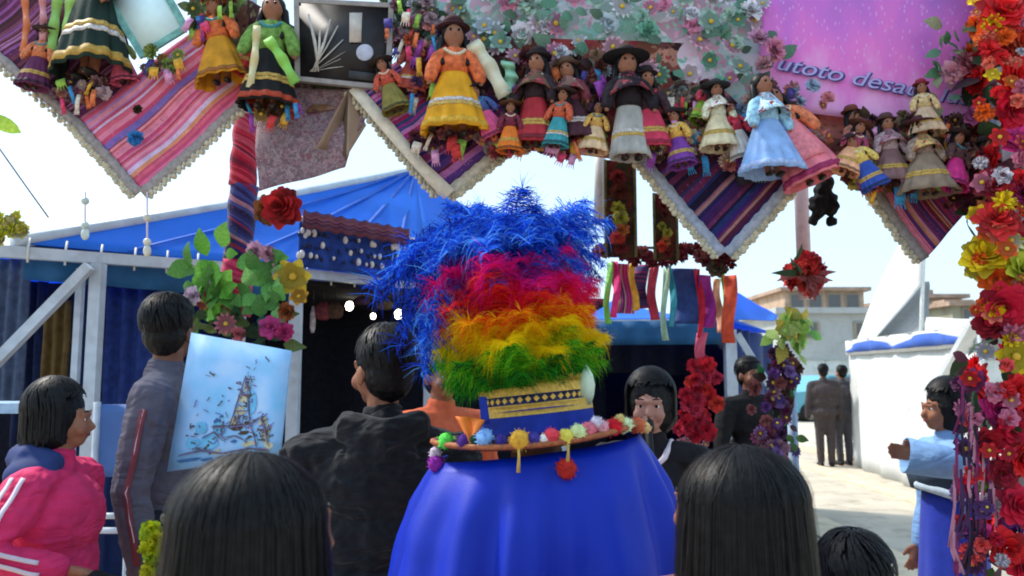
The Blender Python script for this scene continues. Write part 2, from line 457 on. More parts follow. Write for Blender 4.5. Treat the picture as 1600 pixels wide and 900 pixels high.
    if bottom:
        t = MB()
        bl((0, .004, .525), (.094*bulk, .068*bulk, .055), m=t)
        for s in (-1, 1):
            ch([(s*.048, 0, .52), (s*.052, -.005, .29), (s*.05, .01, .055)], [.06, .043, .036], m=t)
            m = MB(); m.tube([W((s*.05, .025, .024)), W((s*.052, -.03, .028)), W((s*.057, -.095, .018))], [.026*H, .03*H, .02*H], 10, round_ends=True, flat=.9)
            for i, p in enumerate(m.v):
                if p.z < z0+.004: m.v[i] = V((p.x, p.y, z0+.004))
            m.build('shoe', SHOE, root)
        out['bottom'] = fuse(t, 'trousers', bottom, root, vox*1.2, 4, wr(.007*H/1.6))
    if skirt:
        m = MB()
        def sk(u, v):
            a = 2*math.pi*u; r = (skirt_r[0] + skirt_r[1]*v**.8)*(1+.07*v*math.sin(a*9))
            return W((r*math.cos(a), r*.85*math.sin(a)+.004, skirt_top-(skirt_top-.06)*v))
        m.grid(sk, 54, 12); out['skirt'] = m.build('skirt', skirt, root, thick=.004)
    # hair
    if hair in ('short', 'bun', 'bob'):
        h = MB()
        bl((0, .014, .956), (.05, .059, .055), 1, h); bl((0, .028, .924), (.044, .038, .047), 1, h)
        if hair == 'bun': bl((0, .082, .95), (.028, .028, .028), 1, h)
        if hair == 'bob':
            bl((0, .02, .938), (.06, .063, .07), 1, h); bl((0, .024, .905), (.063, .054, .05), 1, h)
        cut = {'short': (-.03, .93), 'bun': (-.03, .93), 'bob': (-.03, .94)}[hair]
        inv = (HR.transposed())
        def dh(c):
            q = c*38
            return .004*noise.noise(V((q.x, q.y, q.z*.35))) + .0025*noise.noise(c*120)
        ob = fuse(h, 'hair', HAIR, root, .006, 3, dh)
        m = MB(); rnd = random.Random(int(x*100))
        c0 = HD((0, .016, .945))
        for k in range(700 if hair == 'short' else 1000):
            az = rnd.uniform(0, 2*math.pi); 
            fr = math.cos(az + math.pi/2)            # 1 at the face
            ph0 = rnd.uniform(.1, 1.3 if fr > -.1 else 1.75); top_a = {'short': 1.75, 'bun': 1.75, 'bob': 1.9}[hair]
            pe = min(ph0 + rnd.uniform(.35, .6), (top_a if fr > -.1 else top_a+.35) if fr < .45 else 1.05)
            pts = []
            for i in range(5):
                ph = ph0 + (pe-ph0)*i/4; k2 = 1.0+.02*rnd.random()+(.05*i/4 if hair == 'short' else 0)
                rx, ry, rz = (.0515, .066 if fr < 0 else .061, .062 if ph > 1.5 else .056) if hair != 'bob' else (.063, .066, .07)
                pts.append(c0 + HR @ (V((math.sin(ph)*math.cos(az+.12*i/4)*rx, math.sin(ph)*math.sin(az+.12*i/4)*ry, math.cos(ph)*rz+.012))*H*hs*k2))
            if hair == 'bob' and fr < .45:
                for i in range(3): pts.append(pts[-1] + V((0, 0, -.02*H*hs)))
            n = (pts[1]-c0).normalized()
            m.strip(pts, [.004, .005, .005, .004, .001] + [.003]*(len(pts)-5), (pts[-1]-pts[0]).cross(n).normalized())
        m.build('hair_strands', HAIR, ob, kind='stuff')
    return out

def long_hair(P_, half_w, drop, n=2600, seed=3, back=.012, depth=1.05, face_gap=60):
    """straight long hair: a cap on the skull and a fall of single strands"""
    rnd = random.Random(seed)
    root, HD, HR, H = P_['root'], P_['HD'], P_['HR'], P_['H']
    c = HD((0, back, .94)); rx, ry, rz = half_w, half_w*depth, .062*H
    cap = MB()
    cap.blob(c+V((0, 0, .004)), (rx*.97, ry*.97, rz*1.0), HR, 24, 16)
    cap.tube([c, c+V((0, 0, -drop*.45)), c+V((0, 0, -drop*.95))], [rx*.95, rx*.96, rx*.93], 24)
    inv = HR.transposed()
    def carve(p):          # keep the face free
        return 0
    ob = fuse(cap, 'hair', HAIR, root, .01, 3, lambda q: .004*noise.noise(V((q.x*30, q.y*30, q.z*4))))
    m = MB()
    for k in range(n):
        az = rnd.uniform(0, 2*math.pi)
        if math.cos(az+math.pi/2) > math.cos(R(face_gap)): continue
        ph0 = rnd.uniform(.02, .45) if rnd.random() < .7 else rnd.uniform(.4, 1.4)
        fly = rnd.random() < .05; cl = noise.noise(V((math.cos(az)*5, math.sin(az)*5, seed))); j = rnd.uniform(.985, 1.02) + .014*cl + (rnd.uniform(.02, .07) if fly else 0); pts = []; ns = []
        wob = rnd.gauss(0, .09)
        for i in range(8):
            ph = ph0 + (1.62-ph0)*i/7
            q = V((math.sin(ph)*math.cos(az+wob*i/7), math.sin(ph)*math.sin(az+wob*i/7), math.cos(ph)))
            pts.append(c + HR @ V((q.x*rx*j, q.y*ry*j, q.z*rz*1.06*j + .004)))
        last = pts[-1]; o = HR @ V((math.cos(az+wob), math.sin(az+wob), 0)); L = drop*rnd.uniform(.9, 1.05)
        for i in range(1, 7):
            f = i/6
            pts.append(last + V((0, 0, -L*f)) + o*((.012+.004*cl)*math.sin(f*2.4)-.012*f*f+(.02*f*rnd.random() if fly else 0)) + V((noise.noise(V((k*.37, f*2, 0)))*.011*f, noise.noise(V((0, f*2, k*.37)))*.011*f, 0)))
        side = V((-o.y, o.x, 0))
        w = rnd.uniform(.0006, .0018)
        m.strip(pts, [w]*12+[w*.7, w*.2], side)
    m.build('hair_strands', HAIR, ob, kind='stuff')
    return ob

def sew(P_, target, name, pts, width, m_, lift=.007, n=44, side=None):
    """ribbon laid on a garment: pts are (outside point, inward direction) pairs in world space"""
    dg = bpy.context.evaluated_depsgraph_get()
    off = OFF[target.name]
    bvh = BVHTree.FromPolygons([v.co + off for v in target.data.vertices], [tuple(p.vertices) for p in target.data.polygons])
    q = []; nn = []
    for i in range(n+1):
        f = i/n*(len(pts)-1); k = min(int(f), len(pts)-2); g = f-k
        p = pts[k][0].lerp(pts[k+1][0], g); d = pts[k][1].lerp(pts[k+1][1], g).normalized()
        h, nor, _, dist = bvh.find_nearest(p)
        nor = (p-h).normalized() if (p-h).dot(nor) > 0 else nor
        q.append(h + nor*lift); nn.append(nor)
    for _ in range(2): q = [q[0]]+[(q[i-1]+q[i]*2+q[i+1])/4 for i in range(1, n)]+[q[n]]
    mb = MB()
    def sd(i):
        t = (q[min(i+1, n)]-q[max(i-1, 0)]).normalized()
        return nn[i].cross(t).normalized()
    mb.strip(q, width, sd)
    return mb.build(name, m_, P_['root'], thick=.002)
# ------------------------------------------------------------------ ground, street, far background
def struct(o): o['kind'] = 'structure'; return o
m = MB(); m.grid(lambda u, v: (-600+1200*u, -200+1400*v, 0), 30, 30)
struct(m.build('ground', mat('trodden_earth', (176, 160, 138), rough=.95, var=.22, scale=1.3, bump=.5, bscale=30, dirt=.35)))
# pale paved street with its kerbs, running away to the right of the stalls
m = MB(); m.grid(lambda u, v: (2.7 + 2.9*u, 2 + 58*v, .004), 6, 40)
struct(m.build('street', mat('worn_concrete', (186, 176, 158), rough=.9, var=.15, scale=2.2, bump=.35, bscale=60, dirt=.45)))
KERB = mat('kerb_stone', (214, 200, 172), rough=.85, var=.12, scale=6, bump=.4, bscale=50)
kb = MB(); kb.box((0, 0, .06), (.16, .96, .12)); kme = kb.mesh('kerb_stone', KERB, smooth=False)
kerb = thing('kerb', 'pale stone kerb along the far side of the sunlit street', 'kerb', (5.7, 6.5, 0))
for k in range(26): inst('kerb_stone', kme, kerb, (5.7+random.uniform(-.01, .01), 6.5+k*.98, random.uniform(-.006, 0)))
m = MB(); m.box((13.8, 24.5, .05), (16, 36.6, .1)); struct(m.build('pavement', mat('pavement_slab', (196, 188, 170), rough=.9, var=.12, scale=3, bump=.3, bscale=40, dirt=.3), smooth=False))
GUT = mat('gutter_strip', (206, 190, 160), rough=.9, var=.2, scale=5, bump=.4, bscale=40)
m = MB(); m.box((4.75, 10, .01), (.34, 12, .02)); m.box((3.0, 6.6, .01), (.42, 5.2, .02)); struct(m.build('paving_strip', GUT, smooth=False))
# hill and far houses
m = MB()
def hill(u, v):
    x = -160+420*u; y = 75+120*v
    h = 1.2+10*math.sin(min(1, v*1.5)*1.57)*(.7+.5*noise.noise(V((x*.02, y*.02, 0))))
    return (x, y, h-1.2)
m.grid(hill, 60, 14); struct(m.build('hill', mat('dry_hillside', (150, 138, 112), rough=.95, var=.25, scale=.2, bump=.5, bscale=2)))
ADOBE = mat('adobe_wall', (184, 160, 138), rough=.95, var=.2, scale=1.2, bump=.4, bscale=12, dirt=.4)  # far house colours are lightened: distance haze put into the paint
PLASTER = mat('grey_plaster', (170, 174, 174), rough=.9, var=.1, scale=.6, bump=.2, bscale=8, dirt=.25)
ROOFM = mat('rusty_roof_sheet', (168, 144, 126), rough=.8, var=.25, scale=2, dirt=.5)
WIN = mat('hazed_window_glass', (96, 98, 100), rough=.15, var=.2, bump=0)  # glass lightened too, haze painted into its colour
FRAME = mat('window_frame_paint', (150, 140, 124), rough=.7)
def house(label, x0, x1, top, y, depth, wallm, roofm, wins, pitch=.25, group='far houses above the street'):
    """front wall from x0 to x1 (world), wall top height, windows as (x fraction, z, w, h)"""
    r = thing('house', label, 'house', ((x0+x1)/2, y, 0), group)
    w = MB(); w.box(((x0+x1)/2, y+depth/2, top/2-.5), (x1-x0, depth, top+1)); w.build('wall', wallm, r, smooth=False)
    f = MB(); f.box(((x0+x1)/2, y+depth/2, top+.12), (x1-x0+.7, depth+.7, .24)); 
    if pitch: f.box(((x0+x1)/2, y+depth*.6, top+.24+pitch/2), ((x1-x0)*.55, depth*.6, pitch))
    f.build('roof', roofm, r, smooth=False)
    for fx, z, ww, hh in wins:
        cx = x0+(x1-x0)*fx
        q = MB(); q.box((cx, y-.03, z), (ww, .1, hh)); wo = q.build('window', FRAME, r, smooth=False)
        q = MB(); q.box((cx, y-.06, z), (ww*.8, .1, hh*.82)); q.build('pane', WIN, wo, smooth=False)
    return r
def wx(px, y): return (px-800)/FPX*y
def wz(py, y): return P(800, py, y).z
house('long brown adobe house beside the red flower ball', wx(1228, 50), wx(1352, 50), wz(455, 50), 50, 8, ADOBE, ROOFM, [(.15, wz(472, 50), .9, 1.1), (.38, wz(472, 50), .9, 1.1), (.62, wz(472, 50), .9, 1.1), (.85, wz(472, 50), .9, 1.1)], 0)
house('low tan house behind the white tent roof', wx(1440, 48), wx(1505, 48), wz(466, 48), 48, 7, mat('tan_wall', (186, 166, 140), dirt=.4, scale=1), ROOFM, [(.3, wz(484, 48), .9, 1), (.7, wz(484, 48), .9, 1)], .5)
house('small grey green house near the flower column', wx(1490, 44), wx(1580, 44), wz(478, 44), 44, 7, mat('grey_green_wall', (150, 150, 130), dirt=.4, scale=1), ROOFM, [(.3, wz(495, 44), .9, 1)], .3)
house('large grey building with a flat parapet across the street', wx(1222, 34), wx(1400, 34), wz(490, 34), 34, 9, PLASTER, PLASTER, [(.2, wz(516, 34), 1.2, .7), (.75, wz(516, 34), 1.2, .7)], 0)
def hz(x, y):
    u, v = (x+160)/420, (y-75)/120
    return hill(u, v)[2]
rnd = random.Random(44)
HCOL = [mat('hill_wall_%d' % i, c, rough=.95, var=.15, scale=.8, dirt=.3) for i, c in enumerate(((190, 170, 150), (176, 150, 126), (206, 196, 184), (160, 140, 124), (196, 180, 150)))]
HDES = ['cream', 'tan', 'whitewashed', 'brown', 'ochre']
hs_ = [(1288, 92), (1308, 104), (1330, 90), (1350, 108), (1372, 96), (1462, 100), (1482, 88), (1500, 106), (1520, 94), (1216, 100), (1246, 112), (1400, 110)]
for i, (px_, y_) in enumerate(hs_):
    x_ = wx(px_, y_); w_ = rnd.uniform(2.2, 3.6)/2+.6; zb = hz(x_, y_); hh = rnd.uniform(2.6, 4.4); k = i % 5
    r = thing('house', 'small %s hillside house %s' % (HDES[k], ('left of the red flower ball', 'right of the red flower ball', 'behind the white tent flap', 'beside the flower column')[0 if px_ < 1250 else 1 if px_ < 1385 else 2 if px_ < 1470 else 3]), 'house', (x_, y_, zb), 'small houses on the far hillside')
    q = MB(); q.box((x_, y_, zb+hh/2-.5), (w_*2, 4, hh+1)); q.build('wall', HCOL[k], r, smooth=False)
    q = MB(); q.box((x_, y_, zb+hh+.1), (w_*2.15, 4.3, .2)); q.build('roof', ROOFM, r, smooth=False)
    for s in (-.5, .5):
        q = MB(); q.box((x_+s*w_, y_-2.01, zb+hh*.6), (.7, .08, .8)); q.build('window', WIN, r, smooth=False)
# pale boundary wall and parked teal-blue car in front of it
w = thing('boundary_wall', 'pale grey low wall across the end of the street', 'wall', (wx(1300, 27), 27, 0))
for k in range(9):
    q = MB(); q.box((wx(1190, 27)+.55+k*1.02, 27, .95), (1.0, .2, 1.9)); q.build('panel', mat('pale_render', (206, 208, 204), rough=.9, var=.08, scale=2, dirt=.25), w, smooth=False)
q = MB(); q.box((wx(1190, 27)+4.6, 27, 1.95), (9.2, .3, .1)); q.build('coping', mat('coping', (170, 172, 170)), w, smooth=False)

def car(label, x, y, yaw, paint):
    r = thing('parked_car', label, 'car', (x, y, 0))
    Rz = Matrix.Rotation(R(yaw), 3, 'Z')
    def W(p): return Rz @ V(p) + V((x, y, 0))
    prof = [(-2.05, .35), (-2.1, .62), (-1.95, .9), (-1.2, .97), (-.65, 1.4), (.75, 1.43), (1.45, 1.0), (2.0, .92), (2.1, .6), (2.05, .35)]
    m = MB()
    for wv in (-.82, .82):
        n = len(m.v)
        m.v += [W((p[0], wv*(.86 if p[1] > 1.2 else 1), p[1])) for p in prof]
        m.face([n+i for i in (range(len(prof)) if wv < 0 else reversed(range(len(prof))))])
    k = len(prof)
    for i in range(k): m.face((i, (i+1) % k, k+(i+1) % k, k+i))
    m.build('body', paint, r, smooth=False)
    for wv in (-1, 1):
        g = MB(); g.quad(*[W((a, wv*(.835 if c < 1.2 else .73), c)) for a, c in ((-1.05, 1.0), (1.2, 1.0), (.68, 1.36), (-.6, 1.35))]); g.build('side_window', WIN, r)
        for xx in (-1.3, 1.3):
            t = MB(); t.tube([W((xx, wv*.66, .32)), W((xx, wv*.86, .32))], .32, 18); ty = t.build('wheel', SHOE, r)
            t = MB(); t.tube([W((xx, wv*.86, .32)), W((xx, wv*.875, .32))], .18, 12); t.build('rim', FRAME, ty)
car('teal blue parked car at the end of the street', wx(1303, 24), 24, 8, mat('teal_car_paint', (90, 160, 176), rough=.25, var=.03, bump=0, spec=.6))

# ------------------------------------------------------------------ white tent on the right
WCAN = mat('white_canvas', (226, 228, 226), rough=.75, var=.06, scale=3, bump=.25, bscale=30, transl=.25, dirt=.22)
BCAN = mat('blue_canvas_band', (54, 90, 172), rough=.7, var=.15, scale=6)
POLE_W = mat('white_pole_paint', (214, 214, 208), rough=.5, var=.08)
t = thing('white_tent', 'white tent with blue valance band and slanting open roof flap', 'tent', (6.3, 10.5, 0))
c1, c2 = P(1337, 722, 13.0), P(1545, 795, 8.6)           # foot of the side wall, far and near
c1.z = c2.z = 0
H1 = 1.78
def wl(u, v, z0, z1):
    p = c1.lerp(c2, u); fold = .035*math.sin(u*34)+.02*noise.noise(V((u*12, v*2, 1)))
    return V((p.x-.03+fold, p.y, z0+(z1-z0)*v))
m = MB(); m.grid(lambda u, v: wl(u, v, .01, H1), 60, 8); m.build('side_wall', WCAN, t, thick=.006)
m = MB(); m.grid(lambda u, v: wl(u, v, H1-.015, H1+.22)-V((.05, 0, 0)), 60, 3); m.build('valance', WCAN, t, thick=.006)
m = MB(); m.grid(lambda u, v: wl(u*.97+.01, v, H1+.03, H1+.06+.13*abs(math.sin(u*6.2)))-V((.07, 0, 0)), 60, 2); m.build('valance_band', BCAN, t, thick=.004)
for p in (c1, c2, c1+V((2.6, .8, 0)), c2+V((2.6, .8, 0))):
    q = MB(); q.tube([p, p+V((0, 0, H1+.2))], .03, 8); q.build('pole', POLE_W, t)
e1, e2 = c1+V((-.06, 0, H1+.22)), c2+V((-.06, 0, H1+.22)); e3, e4 = c1+V((2.6, .8, H1+.22)), c2+V((2.6, .8, H1+.22))
pk = P(1428, 380, 12.4)
def slope(name, a, b):
    m = MB(); m.grid(lambda u, v: (a.lerp(b, u)).lerp(pk, v) + V((0, 0, -.22*math.sin(v*3.14)*1.0)), 14, 14); m.build(name, WCAN, t, thick=.006)
def ruled(name, left, right, mt, nv=16, nu=10, ripple=.03):
    def at(c, t):
        f = t*(len(c)-1); k = min(int(f), len(c)-2); return c[k].lerp(c[k+1], f-k)
    m = MB(); m.grid(lambda u, v: at(left, v).lerp(at(right, v), u)+V((0, ripple*math.sin(u*8+v*3)+ripple*noise.noise(V((u*3, v*5, 2))), 0)), nu, nv); return m.build(name, mt, t, thick=.01)
# tall slanting flap of the opened roof and the shaded gable behind it
ruled('roof_flap', [P(1338, 534, 12.9), P(1374, 446, 12.5), P(1404, 384, 12.2)], [P(1364, 534, 12.3), P(1440, 446, 11.7), P(1442, 376, 11.6)], WCAN)
GCAN = mat('shaded_canvas', (150, 152, 152), rough=.8, var=.1)  # tent canvas again, the gable's shade put into a grey colour
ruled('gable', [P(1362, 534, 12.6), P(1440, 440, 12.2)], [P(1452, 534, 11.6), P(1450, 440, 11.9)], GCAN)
m = MB(); m.grid(lambda u, v: e1.lerp(e2, u).lerp(e4.lerp(e3, 1-u), v)+V((0, 0, .1*v)), 12, 6); m.build('roof_sheet', WCAN, t, thick=.006)
ruled('roof_apron', [P(1446, 534, 11.4), P(1448, 496, 11.5)], [e2, P(1538, 500, 9.3)], WCAN)
m = MB(); m.tube([P(1438, 560, 11.75), P(1444, 372, 11.75)], .03, 8); m.build('pole', POLE_W, t)
m = MB(); m.bar(P(1527, 498, 7.6), P(1462, 612, 8.2), .13, .05); o = m.build('fabric_sash', WCAN, smooth=False); tag(o, 'slanted white fabric sash stretched beside the white tent wall', 'sash')

# ------------------------------------------------------------------ market stalls
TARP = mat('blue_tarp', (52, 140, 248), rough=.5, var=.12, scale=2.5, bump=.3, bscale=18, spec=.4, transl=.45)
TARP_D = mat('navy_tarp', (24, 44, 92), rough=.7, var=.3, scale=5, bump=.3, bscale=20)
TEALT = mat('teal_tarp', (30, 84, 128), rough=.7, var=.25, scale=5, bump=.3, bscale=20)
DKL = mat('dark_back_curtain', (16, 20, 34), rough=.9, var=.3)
STEEL = mat('grey_steel_paint', (186, 196, 206), rough=.45, var=.12, scale=14, bump=.15, dirt=.3, spec=.4)
def tarp(name, mt, parent, a, b, c, d, nu=14, nv=14, sag=.05, ridges=0, thick=.006):
    a, b, c, d = V(a), V(b), V(c), V(d)
    n = (b-a).cross(d-a).normalized()
    m = MB()
    def f(u, v):
        p = a.lerp(b, u).lerp(d.lerp(c, u), v)
        return p + n*(sag*noise.noise(p*1.7)+.35*sag*noise.noise(p*5)) - V((0, 0, sag*1.2*math.sin(3.14*u)*math.sin(3.14*v))) + n*ridges*math.sin(u*44)
    m.grid(f, nu, nv); return m.build(name, mt, parent, thick=thick)
st = thing('market_stall', 'blue tarp market stall with grey steel frame behind the girl in pink', 'stall', (-1.9, 5.2, 0))
ZB = 2.12
FLp, FMp, FRp = P(-70, 388, 3.98), P(462, 424, 4.95), P(672, 447, 5.78)
for q in (FLp, FMp, FRp): q.z = ZB
def beam(a, b, w=.05, h=.06, name='beam', parent=st): m = MB(); m.bar(a, b, w, h); return m.build(name, STEEL, parent, smooth=False)
beam(FLp, FMp-(FMp-FLp).normalized()*.05); beam(FMp+V((.0, .06, 0)), FRp)
PA = FLp.lerp(FMp, .318); PA = V(((150-800)/FPX*PA.y, PA.y-.01, 0))
beam(PA, PA+V((0, 0, ZB-.04)), .062, .062, 'post'); beam(P(127, 420, PA.y+.05)*V((1, 1, 0))+V((0, 0, 0)), P(127, 420, PA.y+.05), .035, .035, 'post')
beam(V((FMp.x, FMp.y+.03, 0)), V((FMp.x, FMp.y+.03, ZB-.05)), .07, .07, 'post'); beam(V((FRp.x, FRp.y, 0)), V((FRp.x, FRp.y, ZB-.05)), .07, .07, 'post')
beam(P(140, 416, PA.y-.07), P(-30, 590, PA.y-.1), .052, .052, 'brace')
pk2 = P(648, 266, 7.0); LC = P(14, 376, 4.1); RC = FRp+V((0, 0, .05)); BL = V((-4.6, 6.6, ZB)); BR = V((1.0, 8.2, ZB))
def tri(name, a, b, c, mt=TARP, sag=.04):
    m = MB(); n = (V(b)-V(a)).cross(V(c)-V(a)).normalized()
    def f(u, v):
        p = V(a).lerp(V(b), u).lerp(V(c), v); e = math.sin(3.14*u)*math.sin(3.14*min(1, v*1.05))
        return p + n*(sag*noise.noise(p*1.9)+.3*sag*noise.noise(p*6))*e - V((0, 0, sag*.8*e))
    m.grid(f, 20, 16); return m.build(name, mt, st, thick=.006)
LC2 = FLp.lerp(FMp, .14)+V((0, 0, .05))
tri('roof_tarp', LC2, RC, pk2); tri('roof_tarp', RC, BR, pk2); tri('roof_tarp', BR, BL, pk2); tri('roof_tarp', BL, LC2, pk2)
SEAMB = mat('tarp_seam', (30, 92, 190), rough=.6)
for f in (.22, .45, .68, .88):
    a = LC2.lerp(RC, f); nn_ = V((.3, -.8, .5)).normalized()
    m = MB(); m.strip([a.lerp(pk2, i/12)+nn_*(.02+.006*math.sin(i*1.3))-V((0, 0, .03*math.sin(3.14*i/12))) for i in range(13)], .035, V((1, .6, 0)).normalized()); m.build('seam', SEAMB, st, thick=.004)
for i in range(15):
    f = (i+.5)/15; a = LC2.lerp(RC, f); m = MB(); m.tube([a+V((0, -.02, .03)), a+V((.01, -.05, -.03)), a+V((0, -.03, -.1))], .006, 5); m.build('tie_cord', POLE_W, st)
m = MB(); m.tube([LC2, LC2.lerp(pk2, .5)+V((0, 0, -.02)), pk2], .035, 8); m.build('ridge_pole', STEEL, st)
for f in ():
    a = LC2.lerp(RC, f*.55); b = LC2.lerp(pk2, f+.05)
    m = MB(); m.strip([a.lerp(b, i/6)+V((-.01, -.03, .012)) for i in range(7)], .03, V((1, 0, 0))); m.build('tie_strap', STEEL, st, thick=.003)
# eave strip, side and back curtains
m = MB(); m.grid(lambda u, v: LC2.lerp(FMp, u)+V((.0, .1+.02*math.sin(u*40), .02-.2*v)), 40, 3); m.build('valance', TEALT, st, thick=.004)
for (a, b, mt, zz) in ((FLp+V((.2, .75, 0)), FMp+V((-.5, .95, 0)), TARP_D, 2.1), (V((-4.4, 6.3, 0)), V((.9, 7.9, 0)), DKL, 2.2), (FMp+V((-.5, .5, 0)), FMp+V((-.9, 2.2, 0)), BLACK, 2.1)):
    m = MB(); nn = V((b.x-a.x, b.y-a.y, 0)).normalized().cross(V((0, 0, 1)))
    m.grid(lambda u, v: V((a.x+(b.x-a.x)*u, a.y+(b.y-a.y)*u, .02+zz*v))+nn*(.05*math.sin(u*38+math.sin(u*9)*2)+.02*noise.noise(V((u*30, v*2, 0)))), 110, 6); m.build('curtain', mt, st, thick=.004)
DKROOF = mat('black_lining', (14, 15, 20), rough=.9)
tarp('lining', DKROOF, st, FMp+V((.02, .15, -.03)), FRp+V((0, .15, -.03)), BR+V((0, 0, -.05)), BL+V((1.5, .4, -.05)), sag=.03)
# things hung inside the left stall
def hung_cloth(label, px, py0, py1, Y, wpx, mt, cat='cloth', group=None, fold=.02, name='hanging_cloth'):
    a, b = P(px-wpx/2, py0, Y), P(px+wpx/2, py0, Y); L = a.z-P(px, py1, Y).z
    m = MB(); m.grid(lambda u, v: a.lerp(b, u)+V((0, fold*math.sin(u*17+px)+.01*noise.noise(V((u*4, v*4, px))), -L*v*(1-.03*math.sin(u*7)))), 22, 10)
    o = m.build(name, mt, thick=.004); return tag(o, label, cat, group)
hung_cloth('dark ochre cloth hanging in the left stall', 90, 470, 640, 4.55, 44, mat('ochre_cloth', (92, 72, 34), var=.3))
hung_cloth('grey blue cloth hanging at the far left edge', 22, 405, 640, 4.5, 50, mat('greyblue_cloth', (70, 84, 110), var=.3))
hung_cloth('bright navy cloth hanging right of the steel post', 205, 450, 720, 4.75, 70, mat('navy_cloth', (28, 52, 116), var=.3))
hung_cloth('dark blue cloth hanging between brace and post', 55, 440, 700, 4.7, 40, mat('dark_blue_cloth', (26, 42, 82), var=.3))
# patterned strip and bead valance under the second roof
pa, pb = P(474, 326, 4.85), P(640, 356, 5.4); 
m = MB(); m.grid(lambda u, v: pa.lerp(pb, u)+V((0, .01*math.sin(u*30), -.11*v-.015*abs(math.sin(u*28)))), 60, 3)
o = m.build('woven_band', stripes('maroon_woven', [(112, 52, 66), (90, 40, 70), (140, 84, 96), (70, 36, 60)], 3), thick=.005); tag(o, 'maroon woven band tied along the second stall roof edge', 'band')
pa, pb = P(466, 345, 4.9), P(650, 378, 5.5)
vb = thing('bead_valance', 'dark blue valance hung with white shells above the dark stall', 'valance', pa)
m = MB(); m.grid(lambda u, v: pa.lerp(pb, u)+V((0, .03+.015*math.sin(u*30), .02-.3*v)), 50, 5); m.build('cloth', mat('valance_blue', (30, 62, 140), var=.35, scale=18), vb, thick=.004)
SHELL = mat('white_shell', (214, 208, 204), rough=.4, var=.1)
m = MB(); m.blob((0, 0, 0), (.022, .014, .032), None, 8, 6); shm = m.mesh('shell', SHELL)
m = MB(); m.blob((0, 0, 0), (.016, .012, .022), None, 8, 6); shd = m.mesh('shell', mat('dark_bead', (24, 34, 72), rough=.3))
for k in range(44):
    u = (k+.5)/44
    inst('shell', shm, vb, pa.lerp(pb, u)+V((0, -.005, .015+random.uniform(-.01, .01))), sc=random.uniform(.45, .65))
    for r_ in range(3):
        if random.random() < .62: inst('shell', shd if random.random() < .6 else shm, vb, pa.lerp(pb, u)+V((0, .0, -.07-r_*.07+random.uniform(-.015, .015))), sc=random.uniform(.4, .85))
# three lit bulbs
BULB = mat('lit_bulb', (255, 246, 226), emit=6, bump=0)
for lb, px, py, r_ in (('leftmost lit bulb hanging in the dark stall', 546, 478, .03), ('smallest lit bulb, between two others in dark stall', 583, 494, .02), ('rightmost lit bulb hanging in the dark stall', 623, 491, .032)):
    p = P(px, py, 5.95); b_ = thing('light_bulb', lb, 'bulb', p, 'bulbs in the dark stall')
    m = MB(); m.blob(p, (r_, r_, r_*1.2), None, 12, 8); m.build('glass', BULB, b_)
    m = MB(); m.tube([p+V((0, 0, r_)), p+V((0, 0, r_+.05))], .014, 8); m.build('socket', SHOE, b_)
    m = MB(); m.tube([p+V((0, 0, r_+.05)), V((p.x, p.y, 2.16))], .004, 5); m.build('cord', SHOE, b_)
for i, (px_, y0_, y1_, c_, d_) in enumerate(((490, 450, 520, (190, 180, 176), 'pale tassel cord'), (506, 452, 500, (110, 50, 56), 'wine red pouch'), (524, 455, 498, (84, 60, 44), 'brown pouch'), (566, 455, 476, (70, 44, 60), 'plum pouch'), (602, 458, 484, (90, 74, 50), 'olive pouch'), (640, 460, 500, (60, 66, 96), 'slate blue pouch'))):
    a = P(px_, y0_, 5.6); L = a.z-P(px_, y1_, 5.6).z; w_ = .02 if i == 0 else .06
    r = thing('hanging_pouch', d_+' hanging under the beam of the dark stall', 'pouch', a, 'goods hung in the dark stall')
    m = MB(); m.tube([a+V((0, 0, .1)), a-V((0, 0, L*.4))], .005, 5); m.build('cord', SHOE, r)
    m = MB(); m.tube([a-V((0, 0, L*.4)), a-V((0, 0, L*.6)), a-V((0, 0, L*.9)), a-V((0, 0, L))], [w_*.4, w_, w_*.95, w_*.5], 10, flat=.45); m.build('bag', mat('pouch_%d' % i, c_, var=.4, scale=30), r)
# ---- right stall
s2 = thing('market_stall', 'dark market stall with steel post and brace behind hanging ribbons', 'stall', (1.6, 7.4, 0), None)
ZC = wz(508, 6.8)
G1, G2 = V((wx(880, 6.9), 6.9, ZC)), V((wx(1140, 6.6), 6.6, ZC))
beam(G1, G2, .07, .09, 'beam', s2)
beam(V((G2.x, G2.y, 0)), V((G2.x, G2.y, ZC-.05)), .09, .09, 'post', s2); beam(V((G1.x, G1.y, 0)), V((G1.x, G1.y, ZC-.05)), .07, .07, 'post', s2)
beam(P(1152, 522, 6.55), P(1204, 606, 6.5), .055, .055, 'brace', s2)
B1, B2 = G1+V((-.2, 2.4, 0)), G2+V((1.2, 2.6, 0))
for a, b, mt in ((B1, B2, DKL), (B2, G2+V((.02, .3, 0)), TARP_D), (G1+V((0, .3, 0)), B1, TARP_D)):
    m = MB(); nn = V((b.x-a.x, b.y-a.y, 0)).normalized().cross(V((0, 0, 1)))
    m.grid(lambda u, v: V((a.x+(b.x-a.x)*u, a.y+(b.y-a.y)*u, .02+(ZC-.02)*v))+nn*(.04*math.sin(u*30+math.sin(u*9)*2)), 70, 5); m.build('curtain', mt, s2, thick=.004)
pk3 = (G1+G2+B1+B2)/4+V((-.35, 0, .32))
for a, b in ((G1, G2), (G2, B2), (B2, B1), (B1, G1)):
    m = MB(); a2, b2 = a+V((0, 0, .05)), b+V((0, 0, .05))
    m.grid(lambda u, v: a2.lerp(b2, u).lerp(pk3, v)+V((0, 0, -.05*math.sin(3.14*v))), 10, 8); m.build('roof_tarp', TARP, s2, thick=.006)
